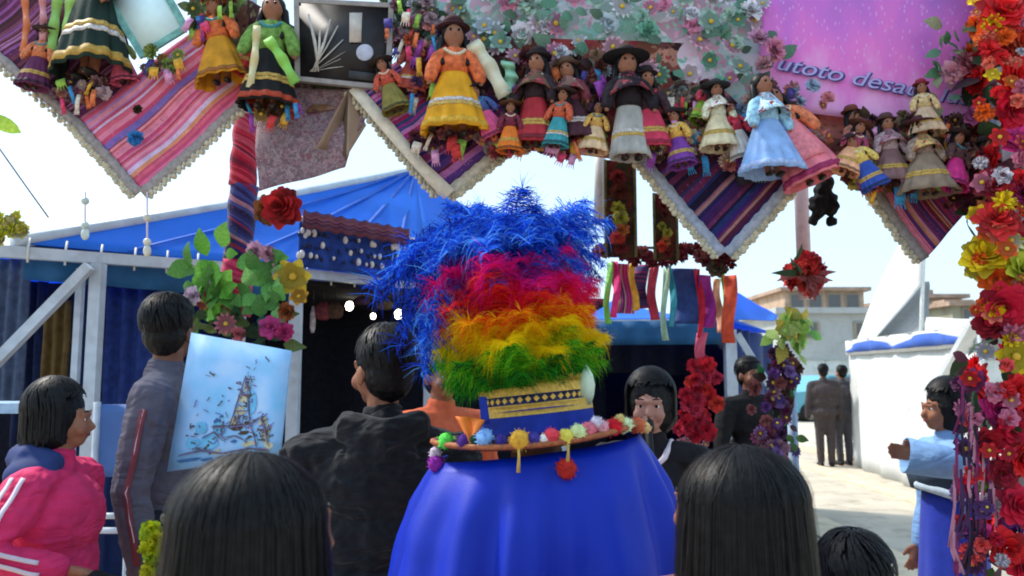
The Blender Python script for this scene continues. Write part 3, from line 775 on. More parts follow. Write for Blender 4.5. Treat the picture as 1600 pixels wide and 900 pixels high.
m = MB(); m.grid(lambda u, v: G1.lerp(G2, u)+V((0, -.05+.015*math.sin(u*40), .03-.2*v)), 40, 3); m.build('valance', TEALT, s2, thick=.004)
tarp('side_awning', TARP, s2, P(1142, 452, 6.7), P(1216, 492, 7.6), P(1212, 500, 7.0), P(1142, 500, 6.3), sag=.02)
hung_cloth('black cloth sagging inside the right stall', 1010, 515, 585, 7.4, 150, mat('black_drape', (20, 24, 36), var=.3), fold=.05)
# folding table and chair by the girl
ch_ = thing('folding_chair', 'blue folding chair with grey tube legs beside the girl', 'chair', (wx(182, 3.5), 3.5, 0))
BLUEP = mat('chair_blue', (72, 108, 168), rough=.6, var=.12, scale=6)
cx = lambda px, py, Y=3.5: P(px, py, Y)
m = MB(); m.grid(lambda u, v: cx(150, 632).lerp(cx(205, 632), u)+V((0, .02*math.sin(3.14*u), -.31*v)), 8, 8); m.build('back_panel', BLUEP, ch_, thick=.012)
for a, b in ((cx(206, 628), cx(203, 745)), (cx(203, 745), V((cx(207, 745).x, 3.5, 0))), (cx(152, 628), V((cx(152, 745).x, 3.5, 0))), (cx(206, 800, 3.1), V((cx(215, 800, 3.1).x, 3.1, 0)))):
    m = MB(); m.tube([a, b], .016, 8); m.build('leg', STEEL, ch_)
for y_ in (806, 829):
    m = MB(); m.tube([cx(140, y_, 3.4), cx(206, y_, 3.4)], .013, 8); m.build('rail', STEEL, ch_)
m = MB(); m.box((cx(180, 800).x, 3.32, .44), (.3, .34, .02)); m.build('seat', BLUEP, ch_, smooth=False)
m = MB(); q = P(-60, 636, 3.75); m.box((q.x+.1, 3.75, q.z), (.58, .3, .045)); tb = thing('market_table', 'pale blue table edge at the left of the frame', 'table', (q.x, 3.75, 0)); m.build('top', mat('pale_blue_board', (150, 178, 206), rough=.6), tb, smooth=False)
for sx in (-.12, .34):
    m = MB(); m.box((q.x+sx, 3.75, (q.z-.023)/2), (.04, .04, q.z-.046)); m.build('leg', STEEL, tb, smooth=False)
# ------------------------------------------------------------------ the people
PINK = mat('pink_tracksuit', (214, 46, 98), rough=.8, var=.14, scale=18, bump=.3, fold=.5)
NAVY = mat('navy_collar', (38, 54, 104), rough=.8)
STRIPE = mat('white_stripe_tape', (222, 204, 214), rough=.7, var=.05)
GREYJ = mat('grey_tracksuit', (92, 88, 102), rough=.85, var=.12, bump=.3, fold=.5)
MAROON = mat('maroon_piping', (128, 62, 72), rough=.8)
HOOD = mat('black_hoodie', (22, 23, 28), rough=.92, var=.3, scale=35, bump=.5, sheen=.1, fold=.7)
DENIM = mat('dark_trousers', (34, 36, 46), rough=.85)
def px_x(px, Y): return (px-800)/FPX*Y
def top_z(px, py, Y): return P(px, py, Y).z

# girl in the pink tracksuit
Y = 2.45
g = person('girl in pink tracksuit with black bob hair and white sleeve stripes', px_x(104, Y), Y, top_z(90, 600, Y), 94, PINK, PINK, head_yaw=14, armR=((-.205, .02, .70), (-.125, -.07, .655)), armL=((.16, .02, .62), (.14, -.02, .47)), hair='bob', hs=.94, bulk=1.2, vox=.006, wrinkle=.009, shoulder=.12)
W, Hh = g['W'], g['H']/.94
nk = MB(); nk.tube([W((-.05, -.01, .845)), W((-.05, .03, .85)), W((-.02, .06, .85)), W((.03, .06, .845))], [.024*Hh, .034*Hh, .034*Hh, .026*Hh], 10, round_ends=True)
nk.blob(W((-.066, .02, .822)), V((.05, .05, .036))*Hh, g['Rz']); fuse(nk, 'collar', NAVY, g['root'], .008, 4)
for dx in (-.013, .013):
    a = [(W(q), V((0, 1, 0))) for q in ((-.16, .0+dx, .84), (-.22, .01+dx, .775), (-.27, .022+dx*1.2, .705+dx*.4), (-.24, -.02, .69+dx*1.2), (-.19, -.07, .67+dx*1.2))]
    sew(g, g['top'], 'sleeve_stripe', a, .012, STRIPE, n=40)
sew(g, g['top'], 'shoulder_piping', [(W((-.04, -.02, 1.0)), V((0, 0, -1))), (W((-.1, -.03, 1.0)), V((0, 0, -1)))], .012, STRIPE, n=16)
m = MB(); m.tube([W((-.19, -.11, .60)), W((-.12, -.14, .63)), W((-.05, -.15, .60)), W((-.04, -.14, .52))], [.03, .035, .035, .03], 10, round_ends=True); o = fuse(m, 'black_bag', BLACK, None, .008, 3, lambda c: .006*noise.noise(c*18)); tag(o, 'small black bag held at the waist of girl in pink', 'bag')

# man in grey track jacket
Y = 3.0
gm = person('tall man in grey track jacket with maroon sleeve piping behind poster', px_x(268, Y), Y, 1.775, 100, GREYJ, DENIM, head_yaw=78, armR=((-.135, .03, .62), (-.142, .0, .475)), armL=((.13, -.06, .64), (.06, -.2, .62)), skin=SKIN_D, vox=.006, bulk=.94)
W = gm['W']
for o_, mt, w_ in ((0, MAROON, .02), (.012, STRIPE, .007)):
    sew(gm, gm['top'], 'sleeve_piping', [(W((-.14, .02+o_, .95)), V((.15, 0, -1)).normalized()) if False else (W((-.35, .015+o_, .80)), (W((-.11, .015+o_, .79))-W((-.35, .015+o_, .80))).normalized()), (W((-.40, .03+o_, .62)), (W((-.13, .03+o_, .62))-W((-.40, .03+o_, .62))).normalized()), (W((-.40, .01+o_, .50)), (W((-.14, .01+o_, .50))-W((-.40, .01+o_, .50))).normalized())], w_, mt, n=30)

# man in black hoodie
Y = 2.5
hm = person('man in black hooded jacket seen from behind, head turned left', px_x(600, Y), Y, top_z(600, 528, Y), 192, HOOD, DENIM, head_yaw=24, hood=True, bulk=1.34, shoulder=.145, slope=.02, vox=.006, hs=1.12, wrinkle=.016, armL=((.19, .0, .62), (.15, -.1, .48)), armR=((-.19, .0, .62), (-.15, -.1, .48)))

W = hm['W']
SEAM = mat('grey_seam', (44, 44, 50), rough=.9)
for s in ():
    sew(hm, hm['top'], 'seam', [(W(q), V((0, 1, 0))) for q in ((s*.14, .02, .88), (s*.135, .12, .80), (s*.12, .13, .70), (s*.13, .09, .62))], .006, SEAM, lift=.003)
if 0: sew(hm, hm['top'], 'hood_seam', [(W(q), V((0, 1, 0))) for q in ((-.08, .1, .84), (-.04, .14, .78), (0, .15, .755), (.04, .14, .78), (.08, .1, .84))], .006, SEAM, lift=.003)
# front row, seen from behind
Y = 1.15
fl = person('child with long straight black hair in the near left foreground', px_x(436, Y), Y, top_z(393, 716, Y), 180, mat('mauve_cotton', (120, 80, 84)), DENIM, head_yaw=-34, hair='long', vox=.008)
long_hair(fl, .104, .34, 4200, 3, .03)
Y = 1.42
fr = person('child with long black hair in the near right foreground', px_x(1122, Y), Y, top_z(1150, 704, Y), 180, mat('mauve_cotton', (110, 72, 78)), DENIM, head_yaw=40, face=True, hair='long', vox=.008)
long_hair(fr, .108, .36, 4200, 5, .03)
Y = 1.75
fs = person('small child with short black hair at the bottom right edge', px_x(1310, Y), Y, top_z(1310, 862, Y), 190, BLACK, DENIM, face=False, hair='short', vox=.01, hs=1.25)

# woman facing the camera behind the hat
Y = 3.0
wf = person('woman facing the camera in black with white collar, behind hat brim', px_x(1014, Y), Y, top_z(1014, 592, Y), -8, mat('dark_plum_blouse', (24, 20, 25), rough=.85), DENIM, hair='bob', vox=.005, head_yaw=-6, hs=1.04, skin=mat('skin_pale', (172, 124, 108), rough=.55, var=.08, bump=.1, bscale=400))
W = wf['W']
m = MB(); m.tube([W((-.05, -.0, .845)), W((-.03, -.055, .81)), W((0, -.078, .785)), W((.03, -.055, .81)), W((.05, -.0, .845))], .011, 8, round_ends=True); m.build('collar', STRIPE, wf['root'])
m = MB(); m.blob(wf['HD']((0, -.068, .885)), (.022, .02, .03), None, 12, 8); m.tube([wf['HD']((0, -.07, .88)), W((0, -.11, .76))], [.014, .012], 8); o = m.build('microphone', SHOE); tag(o, 'dark microphone held at the mouth of woman in black', 'microphone')

# other people
Y = 5.4
person('brown faced bystander in black standing behind the right steel post', px_x(1170, Y), Y, top_z(1162, 560, Y), 15, BLACK, DENIM, vox=.008, skin=SKIN_D, armL=((.16, -.03, .64), (.06, -.15, .56)), armR=((-.16, -.03, .64), (-.06, -.15, .54)))
Y = 3.5
person('bystander with black hair and orange jacket hidden behind the feathers', px_x(692, Y), Y, top_z(692, 548, Y), 30, mat('orange_jacket', (206, 96, 60)), DENIM, vox=.008, skin=SKIN)
Y = 3.62
LBL = mat('light_blue_blouse', (128, 168, 214), rough=.8, var=.1, bump=.3, fold=.5)
bw = person('woman in light blue blouse and blue skirt beside flower column', px_x(1468, Y), Y, top_z(1462, 606, Y), -88, LBL, None, armL=((.2, -.02, .775), (.15, -.165, .805)), armR=((-.15, .02, .64), (-.13, -.03, .5)), hair='bob', skirt=mat('royal_blue_skirt', (12, 44, 160), rough=.6, var=.12, sheen=.2), skirt_top=.70, skirt_r=(.085, .05), vox=.006, hs=1.08)
W, Hh = bw['W'], bw['H']
m = MB(); m.tube([W((.19, -.05, .78)), W((.17, -.11, .79)), W((.148, -.21, .808))], [.036*Hh, .042*Hh, .047*Hh], 16, cap=False); m.build('bell_sleeve', LBL, bw['root'], thick=.005)
m = MB(); m.tube([W((0, 0, .765)), W((0, 0, .69))], [.118*Hh, .1*Hh], 20, flat=.9); m.build('vest', mat('slate_vest', (52, 66, 84)), bw['root'])
m = MB(); m.tube([W((.02, -.105, .705)), W((.11, -.05, .685)), W((.12, .05, .675)), W((.03, .11, .69))], .012*Hh, 8, round_ends=True); m.build('sash', mat('pale_sash', (190, 208, 222)), bw['root'])
Y = 13.0
FARB = mat('far_brown_clothes', (66, 58, 58), rough=.9)
FARG = mat('far_grey_clothes', (72, 70, 74), rough=.9)
person('distant person in dark brown walking up the street, left of pair', px_x(1283, Y), Y, 1.62, 170, FARB, FARB, vox=.014, face=False, hands=False, bulk=1.35, group='pair walking in the street')
person('distant person in dark grey walking up the street, right of pair', px_x(1317, Y), Y+.15, 1.60, 190, FARG, FARG, vox=.014, face=False, hands=False, bulk=1.3, group='pair walking in the street')

# dancer under the cape
Y = 2.1
dn = person('dancer in royal blue cape under the tall feathered hat', px_x(838, Y), Y, 1.40, 180, mat('salmon_blouse', (216, 110, 104)), None, face=False, hair=None, vox=.01, skirt=mat('salmon_skirt', (206, 98, 96)), armL=((.2, -.02, .64), (.26, -.1, .52)), armR=((-.2, -.02, .64), (-.26, -.1, .52)))
SATIN = mat('royal_blue_satin', (0, 40, 170), rough=.5, var=.12, scale=4, bump=.2, bscale=300, spec=.3)
hc = V((px_x(846, 2.1), 2.1, 0))
ZT = P(846, 704, 2.0).z
m = MB()
def cape(u, v):
    a = R(-205+230*u)                        # open at the front (away from the camera)
    rx = .262 + .115*(1-math.exp(-v*5.5))/1.0 + .03*v
    ry = .2 + .13*(1-math.exp(-v*5.5)) + .03*v
    f = 1 + (.05+.06*v)*(math.sin(a*11+1.3*math.sin(a*3)+.5*v) + .6*math.sin(a*5+.7) + .35*math.sin(a*23+2*math.sin(a*4)+v))*min(1, v*8)*.8 + .03*noise.noise(V((a*3, v*9, 1)))*min(1, v*6)
    z = ZT + .012*math.cos(a)*2.2*0 - .95*v
    return (hc.x-.012 + rx*f*math.cos(a), hc.y + ry*f*math.sin(a), z + .034*math.cos(a)*(1-v))
m.grid(cape, 220, 40); m.build('cape', SATIN, dn['root'], thick=.004)
TRIM = mat('coral_ribbon', (232, 120, 112), rough=.6)
for u0 in (0, 1):
    m = MB(); pts = [V(cape(u0, .1+.9*i/20)) for i in range(21)]
    m.tube(pts, .008, 6); m.build('cape_trim', TRIM, dn['root'])
# ------------------------------------------------------------------ feathered hat
HC = P(842, 676, 2.1)                        # centre of the brim
hat = thing('feathered_hat', 'tall hat of rainbow feathers with pompom brim, in the centre', 'hat', HC)
tilt = Matrix.Rotation(R(-6.0), 3, 'Y') @ Matrix.Rotation(R(-2), 3, 'X')
def HT(v): return tilt @ V(v) + HC
BRIM = mat('dark_felt_brim', (58, 30, 34), rough=.9, var=.2)
BLUEB = mat('blue_hat_felt', (28, 50, 150), rough=.8, var=.2)
GOLD = mat('gold_braid', (214, 172, 74), rough=.45, var=.25, scale=90, bump=.5, metal=.3, spec=.5)
BRX, BRY = .272, .25
m = MB(); n = 48
def brim(r, z): return [HT((BRX*r*math.cos(2*math.pi*k/n), BRY*r*math.sin(2*math.pi*k/n), z+.012*math.cos(4*math.pi*k/n)*r)) for k in range(n)]
rings = [(0, .01), (.5, .01), (.9, .004), (1, .0), (1.0, -.014), (.9, -.01), (.5, 0), (0, 0)]
for r, z in rings: m.v += brim(max(r, .001), z)
for i in range(len(rings)-1):
    for k in range(n): m.face((i*n+k, i*n+(k+1) % n, (i+1)*n+(k+1) % n, (i+1)*n+k))
m.build('brim', BRIM, hat)
m = MB(); m.tube(brim(1.01, -.004)+brim(1.01, -.004)[:1], .0075, 6, cap=False); m.build('brim_braid', mat('copper_braid', (166, 96, 58), rough=.5, scale=90, var=.3), hat)
def drum(name, mt, r0, r1, z0, z1, wob=0):
    m = MB(); m.grid(lambda u, v: HT(((r0+(r1-r0)*v)*(1+wob*math.sin(u*120))*math.cos(2*math.pi*u), .9*(r0+(r1-r0)*v)*math.sin(2*math.pi*u), z0+(z1-z0)*v)), 72, 3)
    m.tube([HT((0, 0, z1-.004)), HT((0, 0, z1))], [r1*.98, r1*.9], 36)
    return m.build(name, mt, hat)
drum('crown', BLUEB, .152, .143, .004, .066)
drum('gold_band', GOLD, .147, .146, .05, .078, .004)
drum('pattern_band', mat('navy_band', (38, 42, 92), rough=.8, scale=60, var=.5), .142, .142, .076, .102)
drum('gold_band', GOLD, .147, .147, .1, .126, .004)
ZZ = MB(); 
zz = MB(); zz.box((0, 0, 0), (.011, .004, .011), Matrix.Rotation(R(45), 3, 'Y')); zme = zz.mesh('gold_stud', GOLD, smooth=False)
for k in range(44):
    a = 2*math.pi*k/44
    inst('gold_stud', zme, hat, HT((.1435*math.cos(a), .9*.1435*math.sin(a), .089)), rot=Matrix.Rotation(a+math.pi/2, 3, 'Z').to_quaternion())
m = MB()
for k in range(150):
    a = 2*math.pi*k/150; p = HT((.146*math.cos(a), .131*math.sin(a), .124)); m.tube([p, p+tilt @ V((.006*math.cos(a), .006*math.sin(a), random.uniform(.012, .022)))], [.003, .001], 4)
m.build('gold_fringe', GOLD, hat, kind='stuff')
for z0_, z1_, r0_, r1_, n_, c_ in ((.12, .19, .135, .133, 'green', (50, 150, 40)), (.19, .245, .134, .13, 'yellow', (246, 206, 30)), (.245, .285, .131, .127, 'orange', (246, 130, 30)), (.285, .34, .128, .122, 'red', (228, 40, 50)), (.34, .42, .123, .112, 'pink', (232, 40, 140)), (.42, .5, .113, .06, 'blue', (30, 80, 200))):
    core = MB(); core.tube([HT((-.022, 0, z0_)), HT((-.022, 0, z1_))], [r0_, r1_], 28); core.build('plume_core', mat('plush_'+n_, c_, rough=.95, var=.3, scale=60, bump=.6), hat)

def feather_mesh(name, mats, width, curl, seed, nb=120, twist=.3, droop=.35):
    """ostrich plume of unit length: shaft along +Z bending to -Y, loose barbs either side; barb colours picked from mats"""
    rnd = random.Random(seed); m = MB()
    def shaft(t):
        a = curl*t*t
        return V((.03*math.sin(t*5+seed), -(1-math.cos(a))/max(curl, .01)*1.0 if curl else 0, math.sin(a)/max(curl, .01)/max(t, .02)*t if curl else t)) if False else V((.03*math.sin(t*5+seed), -curl*.42*t**2.4, t*(1-.22*curl*t*t)))
    m.tube([shaft(i/8) for i in range(9)], [.008*(1-.8*i/8) for i in range(9)], 4)
    for k in range(nb):
        t = .1+.9*(k/nb)**.9
        for s in (-1, 1):
            w = width*(.55+.75*math.sin(math.pi*min(1, t*1.02)**.8))*rnd.uniform(.55, 1.15)
            up = .55*rnd.uniform(.4, 1.3); m.cur = rnd.randrange(len(mats))
            p = shaft(t); yb = rnd.uniform(-.7, .55); pts = []; dr = rnd.uniform(.3, 1.5); q1, q2 = rnd.uniform(0, 6), rnd.uniform(.03, .12)
            for i in range(6):
                f = i/5
                pts.append(p + V((s*w*f*(1-.25*f*f), yb*w*f-droop*w*f*f*dr+q2*w*math.sin(q1+f*7)*f, w*up*f*1.2-w*.75*f*f*dr+q2*w*math.cos(q1+f*6)*f)))
            m.strip(pts, [.009, .010, .010, .009, .006, .0015], V((.15*s, .5*rnd.uniform(-1, 1), 1)).normalized())
    for k in range(6):                      # tuft at the tip
        p = shaft(1); a = rnd.uniform(-1, 1); m.cur = rnd.randrange(len(mats))
        q = V((a*.6*width, -.3*width*rnd.random(), width*rnd.uniform(.3, .9)))
        m.strip([p-q*.1, p+q*.5, p+q+V((0, -.05, -.05*rnd.random()))], [.008, .009, .002], V((1, .3, 0)).normalized())
    return m.mesh(name, mats, smooth=False)
def fm(n, c, tr=.5): return mat('feather_'+n, c, rough=.8, var=.15, scale=30, bump=0, transl=tr, spec=.1)
FC = {'green': [fm('green', (76, 196, 36)), fm('deep_green', (18, 116, 44)), fm('lime', (156, 226, 40))],
      'dgreen': [fm('deep_green', 0), fm('bottle_green', (12, 62, 40)), fm('green', 0)],
      'yellow': [fm('yellow', (255, 228, 20)), fm('amber', (255, 206, 20)), fm('yellow', 0)],
      'orange': [fm('orange', (255, 140, 24)), fm('amber', 0), fm('flame', (246, 84, 30))],
      'red': [fm('red', (240, 34, 44)), fm('flame', 0), fm('crimson', (236, 26, 80))],
      'pink': [fm('magenta', (255, 36, 166)), fm('crimson', 0), fm('magenta', 0)],
      'blue': [fm('blue', (34, 100, 232)), fm('navy', (24, 58, 180)), fm('sky_blue', (84, 156, 244))],
      'dblue': [fm('navy', 0), fm('indigo', (22, 30, 104)), fm('blue', 0)]}
FMESH = {k: [feather_mesh('feather', ml, .42 if 'blue' not in k else .36, c, sd*7+1, 110 if 'blue' not in k else 120) for sd, c in enumerate((.5, .9, 1.3) if 'blue' not in k else (.7, 1.5, 2.2))] for k, ml in FC.items()}
def plume(kind, z, r, length, az, out, roll=0, sc=1.0, var=None):
    """feather rooted on the core at height z, leaning outwards by angle out (degrees)"""
    me = random.choice(FMESH[kind]) if var is None else FMESH[kind][var]
    a = R(az)
    d = V((math.cos(a), math.sin(a), 0))
    # local -Y -> outwards d, +Z -> up; then lean
    q = Matrix((V((-d.y, d.x, 0)) * -1, -d, V((0, 0, 1)))).transposed()
    x = V((d.y, -d.x, 0)); y = -d
    q = Matrix((x, y, V((0, 0, 1)))).transposed()
    if q.determinant() < 0: q = Matrix((-x, y, V((0, 0, 1)))).transposed()
    q = tilt @ q @ Matrix.Rotation(R(out), 3, 'X') @ Matrix.Rotation(R(roll), 3, 'Z')
    inst('feather', me, hat, HT((r*d.x-.022, r*d.y, z)), rot=q.to_quaternion(), sc=length*(1-.2*max(0, d.x)))
def tier(kinds, z, r, L, n, out, jz=.015, jl=.18, jo=14):
    for k in range(n):
        az = 360*k/n+random.uniform(-8, 8)
        plume(random.choice(kinds), z+random.uniform(-jz, jz), r, L*random.uniform(1-jl, 1+jl), az, out+random.uniform(-jo, jo), random.uniform(-25, 25))
tier(['dgreen'], .118, .13, .085, 26, 44)
tier(['green', 'green', 'dgreen'], .135, .13, .125, 26, 34)
tier(['yellow', 'green'], .175, .125, .125, 14, 30)
tier(['yellow'], .19, .125, .145, 26, 30)
tier(['orange'], .24, .12, .14, 24, 30)
tier(['red'], .28, .115, .155, 26, 34)
tier(['pink'], .335, .11, .15, 26, 40)
tier(['pink'], .375, .105, .12, 18, 46)
tier(['dblue', 'blue'], .425, .09, .16, 22, 52, jl=.25)
tier(['blue', 'blue', 'dblue'], .44, .08, .19, 24, 38, jl=.25)
tier(['blue', 'blue', 'dblue'], .46, .05, .2, 18, 22, jl=.25, jo=20)
tier(['blue'], .46, .02, .19, 8, 12, jl=.25)
for az, z, L, out in ((185, .38, .24, 80), (198, .35, .25, 94), (207, .38, .24, 80), (215, .4, .24, 74), (178, .4, .25, 66), (172, .34, .22, 95)):
    plume(random.choice(('blue', 'dblue')), z, .09, L, az, out, random.uniform(-20, 20))
for az, L, out in ((182, .3, 52), (200, .3, 44), (168, .28, 58), (214, .3, 36), (345, .3, 46), (330, .28, 38), (190, .3, 66)): plume(random.choice(('blue', 'dblue')), .43, .07, L, az, out, random.uniform(-20, 20), var=0 if az > 300 else None)
plume('blue', .42, .07, .3, 340, 24, 0, var=0); plume('blue', .42, .07, .26, 350, 28, 20, var=0)
m = MB(); m.strip([HT((.128, -.06, .06+.1*i/4)) + V((.008*i/4, -.02*math.sin(i*.7), 0)) for i in range(5)], [.02, .034, .04, .03, .006], V((1, .2, 0)).normalized()); m.build('white_plume', mat('white_feather', (216, 232, 206), rough=.8, var=.1), hat, thick=.003)
# brim pompoms, tassels and the orange bow
def pom(px, py, r, c, name='pompom', Y=None):
    a = None
    p0 = P(px, py, HC.y-.1)
    dx = (p0.x-HC.x)/BRX; dx = max(-1, min(1, dx))
    p = P(px, py, HC.y-BRY*math.sqrt(max(0, 1-dx*dx))+.004)
    m = MB(); rnd = random.Random(px)
    m.blob(p, r, None, 14, 9, lambda q: 1+.16*noise.noise(q*3.1+V((px, 0, 0)))+.1*noise.noise(q*9))
    for k in range(70):
        d = V((rnd.gauss(0, 1), rnd.gauss(0, 1), rnd.gauss(0, 1))).normalized(); m.strip([p+d*r*.8, p+d*r*rnd.uniform(1.1, 1.35)], [.004, .0015], d.orthogonal().normalized())
    return m.build(name, mat('pompom_%d_%d_%d' % c, c, rough=.95, var=.25, scale=70, bump=.4), hat)
for q in ((697, 689, .019, (96, 214, 84)), (682, 724, .021, (146, 40, 156)), (681, 707, .015, (206, 190, 206)), (727, 690, .019, (72, 36, 120)), (757, 684, .02, (132, 178, 232)), (742, 688, .013, (30, 70, 40)), (784, 688, .014, (60, 50, 140)), (835, 685, .014, (70, 60, 150)), (812, 688, .023, (226, 170, 60)), (862, 681, .017, (226, 70, 84)), (850, 686, .012, (236, 226, 220)), (884, 683, .018, (232, 214, 90)), (903, 676, .019, (214, 226, 160)), (920, 671, .017, (226, 120, 136)), (940, 668, .017, (230, 160, 170)), (958, 668, .02, (208, 26, 40)), (977, 664, .018, (214, 232, 178)), (995, 664, .019, (196, 96, 62)), (1008, 668, .014, (226, 190, 130)), (885, 732, .023, (184, 42, 34)), (932, 660, .014, (226, 214, 226)), (968, 655, .012, (220, 190, 120))):
    pom(*q)
for px, p0, p1, c in ((810, 690, 738, (214, 178, 90)), (887, 690, 722, (206, 170, 96))):
    Yb = HC.y-BRY+.0; m = MB(); m.tube([P(px, p0, Yb), P(px+1, (p0+p1)/2, Yb-.008), P(px, p1, Yb)], [.0035, .003, .005], 6); m.build('tassel_cord', mat('cord_%d' % px, c), hat)
m = MB(); m.grid(lambda u, v: P(712+46*u, 650+6*u, 1.94).lerp(P(735, 693, 1.9), v)+V((0, -.012*math.sin(u*9)*(1-v), 0)), 12, 6); m.build('orange_bow', mat('orange_satin', (240, 124, 44), rough=.5), hat, thick=.004)
m = MB(); m.grid(lambda u, v: P(748+12*u, 620, 1.96).lerp(P(752+14*u, 662, 1.95), v), 3, 4); m.build('blue_ribbon', BLUEB, hat, thick=.004)
# ------------------------------------------------------------------ the decorated arch
PALE = mat('pale_pink_pole', (206, 184, 186), rough=.6, var=.1)
arch = thing('arch_frame', 'festival arch of steel tubes carrying the cloths dolls and flowers', 'arch', (0, 3.6, 0))
def pole(a, b, r, mt, name, parent=arch): m = MB(); m.tube([a, b], r, 10); return m.build(name, mt, parent)
pL = P(381, 330, 4.2); pR = P(1253, 330, 4.4)
bt = 3.75
pole(V((pL.x-.02, 4.25, 0)), V((pL.x-.02, 4.25, bt)), .035, STEEL, 'post')
pole(V((pR.x+.0, 4.4, 1.9)), V((pR.x, 4.4, bt)), .04, PALE, 'post')
pole(V((wx(1238, 4.35), 4.4, 0)), V((wx(1238, 4.35), 4.4, 1.55)), .028, mat('pale_blue_pole', (150, 170, 196), rough=.5), 'post')
cR = P(1592, 500, 2.95)
pole(V((cR.x, cR.y, 0)), V((cR.x, cR.y, bt)), .05, STEEL, 'post')
for a, b in (((-2.9, 3.58, bt), (2.2, 3.06, bt)), ((pL.x-.02, 4.25, bt-.06), (pR.x, 4.4, bt-.06)), ((pL.x-.02, 4.25, bt-.03), (-1.3, 3.45, bt-.03)), ((pR.x, 4.4, bt-.03), (1.6, 3.12, bt-.03)), ((-2.9, 3.58, 0), (-2.9, 3.58, bt))):
    pole(V(a), V(b), .03, STEEL, 'rail')
# spiral wrapped sleeve on the left rear post
SPIR = [(stripes('crimson_wrap', [(206, 50, 74), (226, 74, 96), (176, 30, 60), (206, 90, 110), (120, 30, 60)], 5, 1), 182, 292, 378, 388, .07), (stripes('indigo_wrap', [(52, 48, 112), (70, 80, 150), (40, 36, 84), (180, 130, 150), (150, 40, 80)], 9, 1), 290, 412, 370, 382, .072), (stripes('rose_wrap', [(230, 62, 110), (236, 84, 130), (190, 36, 84), (216, 50, 96)], 13, 1), 408, 492, 367, 372, .078)]
wr_ = thing('wrapped_banner', 'rolled aguayo cloth in crimson, indigo and rose wound round post', 'cloth', (pL.x, 4.15, 1.6))
for mt, y0, y1, x1, x0, r in SPIR:
    m = MB(); a, b = P(x1, y1, 4.14), P(x0, y0, 4.14)
    pts = [a.lerp(b, i/14)+V((.003*math.sin(i), 0, 0)) for i in range(15)]
    m.tube(pts, [r*(1+.03*math.sin(i*1.4)) for i in range(15)], 20)
    for f, uvs in enumerate(m.uv):
        if uvs: m.uv[f] = tuple((u, (v+u*.22) % 1.0 if False else v*.8+abs(u-.5)*.42) for u, v in uvs)
    m.build('wrap', mt, wr_)

TRIMG = mat('grey_lace_trim', (158, 148, 146), rough=.85, var=.25, scale=60, bump=.5)
def cloth(name, label, corners, off, mt, cat='cloth', group=None, wav=.02, trim=None, nu=26, nv=22, seed=0, trimc=None, trimw=.045, tass=True):
    """cloth hung in the arch: four photo corners a b c d (UV 00 10 11 01) at the panel's own distance"""
    a, b, c, d = [A(x, y, off) for x, y in corners]
    n = (b-a).cross(d-a).normalized()
    def f(u, v):
        p = a.lerp(b, u).lerp(d.lerp(c, u), v)
        e = .35+.65*math.sin(math.pi*min(1, max(0, v)))
        return p + n*(wav*(math.sin(u*9+seed)*.6+math.sin(v*7+seed*2)*.5+noise.noise(p*5))*e)
    root = thing(name, label, cat, (a+b+c+d)/4, group)
    m = MB(); m.grid(f, nu, nv); m.build('fabric', mt, root, thick=.004)
    for e in (trim or []):
        k = 24
        pt = {'u0': lambda t: f(0, t), 'u1': lambda t: f(1, t), 'v0': lambda t: f(t, 0), 'v1': lambda t: f(t, 1)}[e]
        pts = [pt(i/k)+V((0, -.008, 0)) for i in range(k+1)]
        cen = (a+b+c+d)/4
        ax = (pts[-1]-pts[0]).normalized(); perp = ax.cross(V((0, 1, 0))).normalized()
        if perp.dot(cen-pts[0]) > 0: perp = -perp
        m = MB(); m.strip([p+perp*trimw*.3 for p in pts], [trimw*(1+.12*math.sin(i*2.1)) for i in range(k+1)], perp); m.build('trim', trimc or TRIMG, root, thick=.005)
        if tass:
            m = MB()
            for i in range(k*2):
                p = pt((i+.5)/(k*2))+perp*trimw*.85
                m.blob(p+perp*.012*(i % 2)+V((0, -.008, 0)), .0085+.003*(i % 3), None, 6, 4)
            m.build('bobble_fringe', mat('bobble_cream', (196, 186, 160), rough=.9, var=.3, scale=40), root, kind='stuff')
    return root
PINKS = [(232, 120, 160), (236, 140, 170), (226, 104, 130), (242, 156, 180), (214, 96, 96), (230, 150, 110), (190, 140, 210), (226, 200, 236), (232, 120, 160), (210, 80, 120), (130, 110, 190), (150, 60, 60)]
PURP = [(150, 60, 120), (96, 62, 140), (196, 120, 190), (228, 140, 180), (70, 40, 100), (130, 30, 70), (206, 150, 200), (108, 34, 66), (170, 90, 110), (60, 50, 130)]
NAVYS = [(44, 26, 74), (60, 34, 110), (30, 20, 54), (92, 60, 150), (110, 44, 90), (140, 90, 120), (70, 30, 90), (36, 50, 110), (176, 126, 120), (84, 30, 60)]
PKPU = [(206, 86, 130), (160, 70, 150), (226, 120, 150), (110, 60, 140), (214, 140, 90), (180, 60, 100), (120, 40, 70), (220, 150, 160), (90, 50, 110)]
MAROON_P = [(92, 26, 56), (122, 34, 66), (70, 20, 46), (150, 40, 80), (110, 30, 90), (60, 24, 40)]
BROWN_P = [(150, 90, 76), (176, 110, 96), (120, 66, 60), (196, 146, 126), (166, 66, 66), (130, 80, 64), (100, 56, 56)]
cloth('aguayo', 'pink striped aguayo cloth hanging slanted at the far left', [(222, 300), (392, 146), (300, 50), (124, 188)], 0, stripes('pink_aguayo', PINKS, 21), 'aguayo cloth', 'striped aguayo cloths of the arch', trim=['v0', 'u0'], seed=1)
